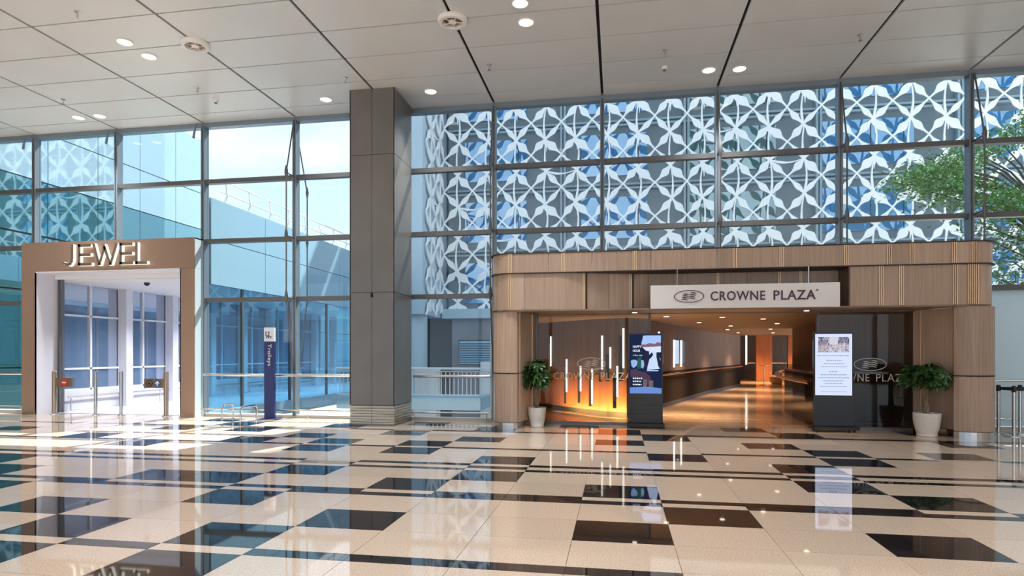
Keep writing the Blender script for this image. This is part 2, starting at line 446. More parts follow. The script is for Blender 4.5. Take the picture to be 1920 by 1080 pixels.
rod(GX(3) + .04, .9, 'tension rod at the right end of the timber portal')

# ================================================================== RAILS ALONG THE GLASS
def rails(xa, xb, la, lb):
    t = thing('handrail', la, 'rail', (xa, YW - .2, 0))
    MB().tube([(xa, YW - .2, 1.0), (xb, YW - .2, 1.0)], .035, 10).build('rail', M['steel'], t, True)
    n = max(2, round((xb - xa) / 2.4) + 1)
    for i in range(n):
        x = xa + .1 + (xb - xa - .2) * i / (n - 1)
        MB().tube([(x, YW - .2, 1.0), (x, YW - .1, .97)], .014, 6).build('bracket', M['steel'], t)
    t = thing('kick_rail', lb, 'rail', (xa, YW - .3, 0))
    MB().tube([(xa, YW - .3, .2), (xb, YW - .3, .2)], .02, 8).build('rail', M['steel'], t, True)
    n = max(2, round((xb - xa) / 1.2) + 1)
    for i in range(n):
        x = xa + .06 + (xb - xa - .12) * i / (n - 1)
        MB().tube([(x, YW - .3, .2), (x, YW - .3, 0)], .011, 6).build('post', M['steel'], t)
rails(-17.5, -14.62, 'steel handrail on the glass beyond the left side of the bronze portal', 'low steel kick rail beyond the left side of the bronze portal')
rails(-9.7, -5.58, 'steel handrail on the glass between the bronze portal and the column', 'low steel kick rail behind the blue trolley sign')
rails(-4.5, -2.74, 'steel handrail on the glass between the column and the timber portal', 'low steel kick rail between the column and the timber portal')

# ================================================================== BRONZE PORTAL (JEWEL)
JY = 12.98
jx0, jx1, ji0, ji1, jz, jt = -14.52, -9.77, -14.12, -10.14, 3.51, 4.23
jp = thing('jewel_portal', 'bronze framed portal with the illuminated word JEWEL over its opening', 'portal', ((jx0 + jx1) / 2, JY, 0))
for xa, xb in ((jx0, ji0), (ji1, jx1)):
    B(xa, xb, JY, JY + .03, .1, jz).build('jamb_panel', M['bronze'], jp)
    B(xa, xb, JY - .003, JY + .03, 0, .1).build('plinth', M['steel_d'], jp)
jf = B(jx0, jx1, JY, JY + .03, jz + .004, jt).build('fascia_panel', M['bronze'], jp)
B(jx1 - .03, jx1, JY + .03, YW + .03, 0, jz).build('side_panel', M['paleblue'], jp)
B(jx1 - .03, jx1, JY + .03, YW + .03, jz + .004, jt).build('side_panel', M['paleblue'], jp)
B(jx0, jx0 + .03, JY + .03, YW + .03, 0, jt).build('side_panel', M['paleblue'], jp)
B(jx0, jx1, JY + .03, YW + .1, jt - .03, jt).build('top_panel', M['bronze'], jp)
B(ji0 - .02, ji0, JY, YW + .2, 0, jz).build('lining', M['lilac'], jp)
B(ji1, ji1 + .02, JY, YW + .2, 0, jz).build('lining', M['lilac'], jp)
B(ji0, ji1, JY, YW + .2, jz - .02, jz).build('head_lining', M['lilac'], jp)
for x in (ji0 + .02, ji0 + .12): B(x, x + .035, YW + .16, YW + .22, 0, jz - .1).build('door_edge', M['trans'], jp)
B(ji0, ji1, YW + .1, YW + .25, jz - .12, jz - .02).build('door_track', M['whitem'], jp)
LZ0, LZ1, LY0, LY1 = 3.62, 4.14, JY - .10, JY - .02
def stroke(mb, a, b, w):
    a = Vector(a); b = Vector(b); d = (b - a).normalized(); n = Vector((-d.y, d.x)) * w / 2
    q = [a - n, b - n, b + n, a + n]
    mb.prism([(p.x, p.y) for p in q], LY0, LY1, 1, front=0)
def letter(xa, xb, strokes, w=.07):
    mb = MB(); f = lambda u, v: (xa + u * (xb - xa), LZ0 + v * (LZ1 - LZ0))
    for s in strokes:
        for p, q in zip(s[:-1], s[1:]): stroke(mb, f(*p), f(*q), w)
    mb.build('letter', [M['steel_d'], M['letter']], jf)
letter(-13.22, -12.92, [[(.82, 1), (.82, .3), (.74, .14), (.55, .05), (.1, .1), (-.05, .15)]])
Es = [[(.1, 1), (.1, 0)], [(0, .93), (.95, .93)], [(.1, .5), (.92, .5)], [(0, .06), (1, .06)]]
letter(-12.82, -12.43, Es)
letter(-12.42, -11.73, [[(.05, 1), (.28, 0)], [(.28, 0), (.5, .85)], [(.45, .95), (.72, 0)], [(.72, 0), (.98, 1)]])
letter(-11.68, -11.30, Es)
letter(-11.25, -10.93, [[(.1, 1), (.1, 0)], [(0, .06), (1, .06)]])

# gate posts standing in the opening
def post(x, label, panel=None):
    y = 13.12
    t = thing('gate_post', label, 'post', (x, y, 0))
    r = .055 if panel else .04
    MB().lathe([(r, .02), (r, 1.05), (r * .8, 1.07)], x, y, 14).build('pole', M['steel_d'] if panel else M['steel'], t, True)
    MB().lathe([(r + .04, 0), (r + .04, .012), (r + .005, .03)], x, y, 14).build('base_plate', M['chrome'], t, True)
    if panel:
        xa, xb = panel
        pl = B(min(xa, xb), max(xa, xb), y - .02, y + .02, .68, .90).build('sign_plate', M['brownp'], t)
        B(min(xa, xb) - .02, min(xa, xb), y - .025, y + .025, .67, .91).build('end_trim', M['steel'], pl)
        B(max(xa, xb), max(xa, xb) + .02, y - .025, y + .025, .67, .91).build('end_trim', M['steel'], pl)
        return pl
    return t
def disc(mb, cx, cz, r, y0, y1, m=0, n=24): mb.prism([(cx + r * math.cos(2 * math.pi * i / n), cz + r * math.sin(2 * math.pi * i / n)) for i in range(n)], y0, y1, m)
px = [-13.72, -12.55, -11.84, -10.62]
t = post(px[0], 'steel gate post with brown plate showing a red no entry sign', (px[0] + .08, px[0] + .52))
mb = MB(); cxs = px[0] + .30; disc(mb, cxs, .79, .085, 13.092, 13.1); mb.build('no_entry_sign', M['red'], t)
B(cxs - .055, cxs + .055, 13.088, 13.093, .775, .805).build('white_bar', M['white'], t)
post(px[1], 'plain slim steel post beside the no entry gate post')
post(px[2], 'plain slim steel post in the middle of the JEWEL opening, third from its left')
t = post(px[3], 'bronze gate post with plate showing a crossed trolley and blue arrow', (px[3] - .56, px[3] - .07))
mb = MB(); disc(mb, px[3] - .43, .79, .085, 13.094, 13.1); mb.build('trolley_ban_sign', M['dark'], t)
mb = MB(); disc(mb, px[3] - .43, .79, .068, 13.09, 13.095); mb.build('sign_face', M['brownp'], t)
mb = MB(); mb.prism([(px[3] - .48, .83), (px[3] - .49, .82), (px[3] - .38, .74), (px[3] - .37, .75)], 13.086, 13.09)
mb.box(px[3] - .46, px[3] - .40, 13.086, 13.09, .775, .81); mb.box(px[3] - .465, px[3] - .45, 13.086, 13.09, .75, .775); mb.box(px[3] - .415, px[3] - .40, 13.086, 13.09, .75, .775)
mb.build('trolley_symbol', M['dark'], t)
mb = MB(); disc(mb, px[3] - .215, .79, .085, 13.092, 13.1); mb.build('arrow_sign', M['signblue'], t)
a = px[3] - .215
MB().prism([(a - .014, .73), (a + .014, .73), (a + .014, .80), (a + .05, .77), (a + .05, .80), (a, .85), (a - .05, .80), (a - .05, .77), (a - .014, .80)], 13.088, 13.093).build('white_arrow', M['white'], t)

# ================================================================== PASSAGE BEHIND THE BRONZE PORTAL
pa = struct('passage')
PX0, PX1, PE = -14.3, -9.8, 40
B(PX0, PX1, YW + .1, PE, -.3, -.005).build('passage_floor', M['lilac'], pa)
B(PX0, PX1, YW + .26, PE, 3.36, 3.5).build('passage_ceiling', M['white'], pa)
B(PX0 - .02, PX0 + .06, YW + .26, PE, 0, .52).build('kerb_wall', M['lilac'], pa)
MB().tube([(PX0 + .16, YW + .5, .36), (PX0 + .16, PE, .36)], .025, 8).build('low_rail', M['steel'], pa)
for i in range(8): MB().tube([(PX0 + .16, 14.0 + i * 1.6, .36), (PX0 + .16, 14.0 + i * 1.6, 0)], .018, 6).build('rail_post', M['steel'], pa)
for i in range(8):
    y = 14.75 + i * 1.9
    B(PX0, PX0 + .05, y - .03, y + .03, .5, 3.36).build('white_mullion', M['whitem'], pa)
    B(PX0 + .02, PX0 + .3, y + .95, y + 1.2, 0, 3.36).build('post', M['lilac'], pa)
for i in range(8):
    y = 14.75 + i * 1.9
    for za, zb in ((.565, 1.075), (1.125, 2.495), (2.545, 3.36)): B(PX0 - .03, PX0, y - 1.88 if i else YW + .3, y - .02, za, zb).build('wall_pane', M['lilacglass'], pa)
for z in (.54, 1.1, 2.52): B(PX0, PX0 + .05, YW + .3, PE, z - .025, z + .025).build('white_transom', M['whitem'], pa)
mb = MB(); mb.lathe([(.07, 3.355), (.07, 3.33), (.05, 3.29), (.02, 3.275)], -12.14, 14.3, 12); mb.build('dome_camera', M['dark'], pa, True)
for i in range(9):
    y = 14.9 + i * 2.4
    B(PX1 - .03, PX1 + .03, y - .04, y + .04, 0, 3.3).build('side_mullion', M['trans'], pa)
    B(PX1 - .006, PX1 + .006, y - 2.36 if i else YW + .1, y - .04, .1, 3.2).build('side_pane', M['pglass'], pa)
B(PX1 - .04, PX1 + .04, YW + .1, 36, -.3, .1).build('side_sill', M['fascia'], pa)
# upper fascia of the bridge, seen through the left windows
yy = YW + .12; q = 0
while yy < 38:
    y2 = min(yy + 2.35, 38)
    B(PX1 - .1, PX1 + .06, yy + .01, y2 - .01, 3.2, 4.28).build('fascia_panel', M['fascia'], pa)
    B(PX1 - .1, PX1 + .06, yy + .01, y2 - .01, 4.30, 5.3).build('fascia_panel', M['fascia'], pa)
    yy = y2
B(PX0, PX1 - .1, YW + .3, 38, 3.5, 3.8).build('bridge_roof', M['concrete'], pa)
for z in (5.55, 5.85): MB().tube([(PX1 + .02, 14, z), (PX1 + .02, 38, z)], .018, 6).build('roof_rail', M['whitem'], pa)
for i in range(24):
    y = 14.2 + i; MB().tube([(PX1 - .05, y, 5.28), (PX1 + .05, y, 5.5), (PX1 + .0, y, 5.88)], .018, 6).build('roof_post', M['whitem'], pa)

# tall glazed block on the far side of the passage
fb = thing('glazed_block', 'tall block clad in pale blue panels and teal glass behind the bronze portal', 'building', (-17, 16, -4))
FXX, fe = -16.5, 22.7; fs = (fe - YW - .4) / 5
B(-30, FXX - .08, YW + .4, fe, -4, 10.1).build('body', M['greyd'], fb)
for z0, z1 in ((6.52, 7.94), (7.97, 10.1)):
    for i in range(5):
        ya = YW + .4 + i * fs
        B(FXX - .08, FXX - .03, ya + .012, ya + fs - .012, z0, z1).build('cladding_panel', M['clad'], fb)
for z0, z1 in ((-4, 1.1), (1.12, 3.3), (3.32, 4.9), (4.93, 6.5)):
    for i in range(5):
        ya = YW + .4 + i * fs
        B(FXX - .08, FXX - .035, ya + .01, ya + fs - .01, z0 + .012, z1 - .012).build('glass_panel', M['facade'], fb)

# ================================================================== TIMBER ENTRANCE PORTAL
FY = 12.0
ep = thing('entrance_portal', 'wide walnut clad hotel entrance portal with rounded ends and brass strips', 'portal', (2.1, FY, 0))
XL, XR, RC = -2.50, 6.61, .42
def arc(cx, cy, r, a0, a1, n=8): return [(cx + r * math.cos(R(a0 + (a1 - a0) * i / n)), cy + r * math.sin(R(a0 + (a1 - a0) * i / n))) for i in range(n + 1)]
YB = YW - .1
def wallstrip(mb, pts, z0, z1, th, m=0):
    """upright sheet that follows the open plan line pts (left to right as seen), th thick towards the back"""
    n = len(pts); P_ = [Vector(p) for p in pts]; Q = []
    for i in range(n):
        d = (P_[min(i + 1, n - 1)] - P_[max(i - 1, 0)]).normalized(); Q.append(P_[i] + Vector((-d.y, d.x)) * th)
    for i in range(n - 1):
        a, b, c, d = P_[i], P_[i + 1], Q[i + 1], Q[i]
        mb.quad((a.x, a.y, z0), (b.x, b.y, z0), (b.x, b.y, z1), (a.x, a.y, z1), m)
        mb.quad((c.x, c.y, z0), (d.x, d.y, z0), (d.x, d.y, z1), (c.x, c.y, z1), m)
        mb.quad((a.x, a.y, z1), (b.x, b.y, z1), (c.x, c.y, z1), (d.x, d.y, z1), m)
        mb.quad((d.x, d.y, z0), (c.x, c.y, z0), (b.x, b.y, z0), (a.x, a.y, z0), m)
    for i, s in ((0, 1), (n - 1, -1)):
        a, d = P_[i], Q[i]; f = [(a.x, a.y, z0), (a.x, a.y, z1), (d.x, d.y, z1), (d.x, d.y, z0)]
        mb.quad(*(f if s > 0 else f[::-1]), m)
    return mb
def brass(x, y, z0, z1, n=3, parent=ep):
    mb = MB()
    for i in range(n): mb.box(x - .040 + i * .030, x - .025 + i * .030, y - .02, y + .01, z0, z1)
    mb.build('brass_strip', M['brass'], parent)
    B(x - .045, x + .045, y + .002, y + .01, z0, z1).build('strip_recess', M['seam'], parent)
# upper band
cornL = [(XL, YB), (XL, FY + RC)] + arc(XL + RC, FY + RC, RC, 180, 270)[1:]
cornR = arc(XR - RC, FY + RC, RC, 270, 360) + [(XR, YB)]
b1 = (3.09, 3.46)
wallstrip(MB(), [(x, y - .03) if i else (x, y) for i, (x, y) in enumerate(cornL)], b1[0], b1[1], .05).build('panel', M['wood'], ep, True)
wallstrip(MB(), [(x, y - .03) if i < len(cornR) - 1 else (x, y) for i, (x, y) in enumerate(cornR)], b1[0], b1[1], .05).build('panel', M['wood'], ep, True)
xs1 = [-2.08, -1.32, -1.03, -.48, .33, .63, 1.83, 2.15, 2.97, 4.07, 4.78, 5.15, 5.83, 6.14]
strip1 = {-2.08, -1.03, .33, 2.15, 2.97, 4.07, 4.78, 5.15, 5.83, 6.14}
pv = XL + RC
for x in xs1 + [XR - RC]:
    if x - pv > .08: B(pv + .004, x - .004, FY - .03, FY + .02, b1[0], b1[1]).build('panel', M['wood'], ep)
    if x in strip1: brass(x, FY - .03, b1[0], b1[1])
    pv = x
# roof and seam plates
deck = [(XL, YB), (XL, FY + RC)] + arc(XL + RC, FY + RC, RC, 180, 270)[1:] + arc(XR - RC, FY + RC, RC, 270, 360) + [(XR, YB)]
def ins(p, d): cxm = (XL + XR) / 2; return (cxm + (p[0] - cxm) * (1 + d / 4.6), p[1] - (d if p[1] < YB - .01 else 0))
MB().plan([ins(p, .045) for p in deck], b1[1], b1[1] + .02).build('cap_plate', M['seam'], ep)
MB().plan([ins(p, .04) for p in deck], b1[0] - .02, b1[0]).build('seam_plate', M['seam'], ep)
# second band: rounded ends, then hollowing back to a recessed centre
b2 = (2.365, 3.07)
wallstrip(MB(), cornL, b2[0], b2[1], .05).build('panel', M['wood'], ep, True)
wallstrip(MB(), cornR, b2[0], b2[1], .05).build('panel', M['wood'], ep, True)
def hollow(x):                                            # plan curve of the lower band
    if x < -1.2: return FY
    if x < 1.0: t = (x + 1.2) / 2.2; return FY + .5 * (3 * t * t - 2 * t ** 3)
    return FY + .5
xs2 = [-1.81, -.65, -.16, .25, .6, 1.25, 1.92, 2.47, 3.05, 3.43, 4.12]
pv = XL + RC
for x in xs2:
    n = max(1, int((x - pv) / .12)); pts = [(pv + .004 + (x - pv - .008) * i / n,) for i in range(n + 1)]
    wallstrip(MB(), [(p[0], hollow(p[0])) for p in pts], b2[0], b2[1], .05).build('panel', M['wood'], ep, True)
    pv = x
for x in (-2.08, -.62, .28, 1.95, 3.08, 3.46): brass(x, hollow(x), b2[0], b2[1], 2)
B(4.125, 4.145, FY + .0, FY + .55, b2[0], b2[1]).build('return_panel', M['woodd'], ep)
pv = 4.145
for x in (4.66, 4.99, 5.86, 6.1, XR - RC):
    B(pv + .004, x - .004, FY, FY + .05, b2[0], b2[1]).build('panel', M['wood'], ep)
    if x < 6.25: brass(x, FY, b2[0], b2[1])
    pv = x
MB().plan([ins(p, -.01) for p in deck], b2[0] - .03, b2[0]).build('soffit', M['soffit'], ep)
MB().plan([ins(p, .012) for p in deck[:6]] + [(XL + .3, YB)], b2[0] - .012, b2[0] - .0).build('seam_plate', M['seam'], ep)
# piers
pierL = [(XL, YB), (XL, FY + .45)] + arc(XL + .36, FY + .42, .36, 180, 300, 10)[1:] + [(-1.93, FY + .25), (-1.84, FY + .55), (-1.76, FY + .85), (-1.72, 13.1)]
pierR = [(5.66, 13.1), (5.72, FY + .95), (5.84, FY + .62), (5.97, FY + .3)] + arc(XR - .38, FY + .36, .40, 215, 360, 12)[0:] + [(XR + .02, YB)]
zsp = [(.13, 1.10), (1.115, b2[0] - .035)]
def split(line, cuts):
    out = []; p0 = 0
    for c in cuts + [len(line) - 1]: out.append(line[p0:c + 1]); p0 = c
    return out
for z0, z1 in zsp:
    for seg in split(pierL, [9, 12, 14]): wallstrip(MB(), seg, z0, z1, .04).build('panel', M['wood'], ep, True)
    for seg in split(pierR, [1, 3, 5 if z0 > 1 else 6]): wallstrip(MB(), seg, z0, z1, .04).build('panel', M['wood'], ep, True)
for line in (pierL, pierR):
    wallstrip(MB(), line, 1.09, 1.122, .03).build('seam_plate', M['seam'], ep, True)
    wallstrip(MB(), [(x, y - .002) for x, y in line], .0, .12, .03).build('plinth', M['steel'], ep, True)
    wallstrip(MB(), [(x, y + .012) for x, y in line], .11, .14, .02).build('plinth_gap', M['seam'], ep, True)
for (x, y) in ((-1.93, FY + .25), (-1.76, FY + .85)): B(x - .012, x + .006, y - .014, y + .01, .13, b2[0] - .03).build('brass_edge', M['brass'], ep)
for (x, y, a_, b_) in ((5.97, FY + .3, 1.12, b2[0] - .03), (6.08, FY + .10, .13, 1.09), (5.72, FY + .95, .13, b2[0] - .03)): B(x - .008, x + .012, y - .014, y + .01, a_, b_).build('brass_edge', M['brass'], ep)
# glazed screens of the entrance
gsc = []
for xa, xb in ((-1.70, .63), (3.95, 5.64)):
    gsc.append(B(xa, xb, 13.09, 13.105, .06, 2.32).build('glass_screen', M['lglass'], ep))
    B(xa, xb, 13.06, 13.13, 0, .06).build('screen_sill', M['trans'], ep)
for x in (-1.72, .64, 3.90): B(x, x + .05, 13.05, 13.14, 0, 2.34).build('screen_post', M['trans'], ep)
B(-1.7, 5.66, 13.05, 13.14, 2.32, 2.37).build('screen_head', M['trans'], ep)
# frosted logos
def logo(mb, cx, cz, a, b, y0, y1, th, waves=4):
    n = 40
    for i in range(n):
        t0, t1 = 2 * math.pi * i / n, 2 * math.pi * (i + 1) / n
        w = th
        q = [(cx + a * math.cos(t0), cz + b * math.sin(t0)), (cx + a * math.cos(t1), cz + b * math.sin(t1)),
             (cx + (a - w) * math.cos(t1), cz + (b - w) * math.sin(t1)), (cx + (a - w) * math.cos(t0), cz + (b - w) * math.sin(t0))]
        mb.prism(q[::-1], y0, y1)
    for k in range(waves):
        zc = cz + b * (.42 - .28 * k); off = a * (.05 - .035 * k)
        for side in (-1, 1):
            lo, hi = [], []
            for i in range(9):
                u = i / 8; x = cx + off + (a * .02 + a * .42 * u if side > 0 else -a * .44 + a * .42 * u)
                z = zc + b * (.10 if side > 0 else -.04) - b * .17 * (u if side < 0 else u * u) + b * .09 * math.sin(u * math.pi)
                h_ = b * (.030 + .055 * math.sin(u * math.pi))
                lo.append((x, z - h_)); hi.append((x, z + h_))
            mb.ring_strip(lo, hi, y0, y1)
mb = MB(); logo(mb, -.54, 1.29, .30, .13, 13.080, 13.088, .016); mb.build('etched_emblem', M['frost'], gsc[0])
text('CROWNE', 'etched_lettering', M['frost'], gsc[0], -1.33, -0.471, 1.03, 13.088, height=.15, spacing=1.1)
text('PLAZA', 'etched_lettering', M['frost'], gsc[0], -0.342, 0.3, 1.03, 13.088, height=.15, spacing=1.1)
mb = MB(); logo(mb, 4.885, 1.29, .30, .13, 13.080, 13.088, .016); mb.build('etched_emblem', M['frost'], gsc[1])
text('CROWNE', 'etched_lettering', M['frost'], gsc[1], 4.06, 4.872, 1.03, 13.088, height=.15, spacing=1.1)
text('PLAZA', 'etched_lettering', M['frost'], gsc[1], 4.993, 5.6, 1.03, 13.088, height=.15, spacing=1.1)
for x, y in ((.35, 12.75), (3.62, 12.75)):
    MB().lathe([(.05, b2[0] - .03), (.05, b2[0] - .036), (.035, b2[0] - .036)], x, y, 12).build('soffit_lamp', M['lens2'], ep)
    lo = area('soffit_light', (x, y, b2[0] - .05), .08, 9, (1, .75, .5), spread=90)

# ================================================================== HANGING SIGN
SY = 11.86
hs = thing('hanging_sign', 'long white hanging sign reading CROWNE PLAZA beside its oval wave emblem', 'sign', (2.27, SY, 2.34))
sb = B(.62, 3.93, SY, SY + .12, 2.345, 2.78).build('sign_box', M['sign'], hs)
for x in (1.11, 3.42): MB().tube([(x, SY + .06, 2.78), (x, SY + .06, 3.09)], .012, 6).build('hanger', M['steel'], hs)
mb = MB(); logo(mb, 1.315, 2.565, .285, .128, SY - .012, SY - .004, .030); mb.build('emblem_halo', M['halo'], sb)
mb = MB(); logo(mb, 1.315, 2.565, .272, .116, SY - .02, SY - .012, .012); mb.build('emblem', M['maroon'], sb)
text('CROWNE', 'lettering_halo', M['halo'], sb, 1.69, 2.660, 2.565, SY - .001, depth=.008, height=.195, spacing=1.08, bold=.035)
text('PLAZA', 'lettering_halo', M['halo'], sb, 2.805, 3.53, 2.565, SY - .001, depth=.008, height=.195, spacing=1.08, bold=.035)
text('CROWNE', 'lettering', M['maroon'], sb, 1.7, 2.659, 2.565, SY - .008, depth=.01, height=.17, spacing=1.1, bold=.012)
text('PLAZA', 'lettering', M['maroon'], sb, 2.803, 3.52, 2.565, SY - .008, depth=.01, height=.17, spacing=1.1, bold=.012)
text('®', 'registered_mark', M['maroon'], sb, 3.53, 3.565, 2.645, SY - .004, depth=.004)

# ================================================================== DISPLAY TOTEMS
def ecol(n, c, s=1.0): return emit('screen_' + n, c, s)
t = thing('display_totem', 'black digital display totem showing a blue HAPPY HOUR advert', 'totem', (.55, 12.72, 0))
x0, x1 = .22, .90; yf = 12.68
B(x0, x1, yf, yf + .09, .10, 1.91).build('cabinet', M['blk'], t)
B(x0 - .03, x1 + .03, yf - .12, yf + .22, .035, .10).build('base', M['blkm'], t)
for x in (x0 + .04, x1 - .04):
    for y in (yf - .07, yf + .17): MB().tube([(x - .015, y, .03), (x + .015, y, .03)], .03, 10).build('caster', M['rubber'], t)
sc_ = B(x0 + .03, x1 - .025, yf - .004, yf, .70, 1.885).build('screen', ecol('navy', (.012, .02, .06), 1), t)
sx = lambda u: x0 + .03 + u * (x1 - x0 - .055); sz = lambda v: .70 + v * 1.185
pic = [  # material index, outline (u, v), drawn back to front
    (0, [(.42, .98), (.40, .92), (.36, .83), (.98, .82), (.98, .985), (.5, .985)]),
    (1, [(.36, .835), (.36, .785), (.98, .80), (.98, .86), (.86, .87), (.80, .84), (.62, .855), (.5, .83)]),
    (2, [(.40, .785), (.98, .80), (.98, .70), (.70, .70), (.5, .73)]),
    (3, [(.62, .72), (.86, .70), (.97, .58), (.95, .42), (.55, .40), (.58, .6)]),
    (4, [(.46, .66), (.50, .71), (.58, .72), (.62, .66), (.70, .70), (.74, .66), (.70, .62), (.62, .58), (.56, .45), (.44, .43), (.44, .60)]),
    (4, [(.84, .70), (.90, .69), (.97, .55), (.97, .40), (.90, .46), (.84, .62)]),
    (5, [(.24, .60), (.36, .62), (.40, .52), (.36, .42), (.24, .42)]),
    (6, [(.03, .55), (.08, .57), (.20, .57), (.25, .54), (.22, .47), (.12, .43), (.06, .46)]),
    (6, [(.36, .57), (.44, .56), (.46, .48), (.42, .42), (.36, .44)]),
    (3, [(.54, .395), (.90, .395), (.90, .38), (.54, .38)]),
    (7, [(.02, .40), (.22, .42), (.30, .38), (.34, .30), (.20, .24), (.02, .28)]),
    (7, [(.30, .38), (.50, .36), (.66, .28), (.68, .16), (.52, .14), (.50, .24), (.34, .24)]),
    (8, [(.42, .24), (.54, .24), (.54, .11), (.42, .11)]), (8, [(.60, .22), (.74, .22), (.74, .11), (.60, .11)]),
    (9, [(.0, .10), (.55, .115), (1.0, .09), (1.0, .0), (.0, .0)]),
]
cols = [(.36, .52, .92), (.22, .12, .16), (.62, .72, .88), (.55, .68, .96), (.02, .022, .05), (.02, .10, .07), (.28, .44, .72), (.07, .045, .085), (.16, .12, .12), (.14, .26, .62)]
pm = [ecol('pic', c) for c in cols]
mb = MB()
for i, (m_, pts) in enumerate(pic):
    pts = [(sx(u), sz(v)) for u, v in pts]
    ar = sum(pts[j][0] * pts[(j + 1) % len(pts)][1] - pts[(j + 1) % len(pts)][0] * pts[j][1] for j in range(len(pts)))
    if ar < 0: pts = pts[::-1]
    mb.poly([(x, yf - .0045 - i * .0004, z) for x, z in pts], m_)
mb.build('advert_picture', pm, sc_)
wt = ecol('text', (.85, .9, 1), 1)
text('HAPPY', 'advert_text', wt, sc_, sx(.10), sx(.37), sz(.795), yf - .011, depth=.001, height=.05, bold=.01)
text('HOUR', 'advert_text', wt, sc_, sx(.10), sx(.33), sz(.725), yf - .011, depth=.001, height=.05, bold=.01)
text('5-7pm, daily', 'advert_text', wt, sc_, sx(.10), sx(.40), sz(.645), yf - .011, depth=.001, height=.035)
for v, e in ((.255, .40), (.205, .36), (.15, .37)):
    mb = MB(); u = .10
    while u < e:
        w_ = random.uniform(.03, .07); mb.box(sx(u), sx(min(u + w_, e)), yf - .011, yf - .010, sz(v) - .013, sz(v) + .013); u += w_ + .018
    mb.build('advert_small_print', wt, sc_)
for i, z in enumerate((.28, .46, .60)): B(x0 + .01, x1 - .01, yf - .003, yf, z, z + .006).build('cabinet_seam', M['blkm'], t)

t = thing('display_totem', 'black digital display totem with a white notice screen of grey lines', 'totem', (4.12, 12.76, 0))
x0, x1 = 3.74, 4.46; yf = 12.72
B(x0, x1, yf, yf + .07, .10, 1.92).build('cabinet', M['blk'], t)
B(x0 - .03, x1 + .06, yf - .14, yf + .22, .05, .10).build('base', M['blkm'], t)
for x in (x0 + .05, x1 - .02):
    for y in (yf - .09, yf + .17): MB().tube([(x - .015, y, .03), (x + .015, y, .03)], .03, 10).build('caster', M['rubber'], t)
sc_ = B(x0 + .03, x1 - .03, yf - .004, yf, .70, 1.88).build('screen', ecol('white', (.70, .78, 1.0), .92), t)
sx = lambda u: x0 + .03 + u * (x1 - x0 - .06); sz = lambda v: .70 + v * 1.18
mb = MB(); q = [(.30, .28, .38), (.60, .56, .68), (.14, .13, .20), (.55, .45, .50), (.75, .74, .85), (.40, .30, .32)]
qm = [ecol('hall', c, .8) for c in q]
for i in range(22):
    for j in range(10):
        u0, u1 = .08 + .84 * i / 22, .08 + .84 * (i + 1) / 22; v0, v1 = .70 + .25 * j / 10, .70 + .25 * (j + 1) / 10
        if j >= 5: k = 4 if 8 <= i <= 13 else random.choice([0, 2, 0, 1])
        else: k = random.choice([1, 1, 3, 4, 1, 0]) if i > 5 else random.choice([3, 5, 1, 3])
        mb.box(sx(u0), sx(u1), yf - .006, yf - .005, sz(v0), sz(v1), k)
mb.build('notice_picture', qm, sc_)
gt = ecol('greytext', (.34, .38, .52), 1)
for v, a_, b_, hh in ((.645, .06, .94, .012), (.565, .30, .72, .016), (.515, .24, .78, .012), (.465, .16, .86, .010), (.385, .38, .60, .017), (.335, .14, .86, .015), (.285, .08, .92, .015),
                      (.235, .22, .76, .015), (.19, .26, .74, .012), (.145, .14, .86, .012), (.06, .16, .84, .008)):
    mb = MB(); u = a_
    while u < b_:
        w_ = random.uniform(.03, .09); mb.box(sx(u), sx(min(u + w_, b_)), yf - .006, yf - .005, sz(v) - hh / 1.6, sz(v) + hh / 1.6); u += w_ + .015
    mb.build('notice_line', gt, sc_)

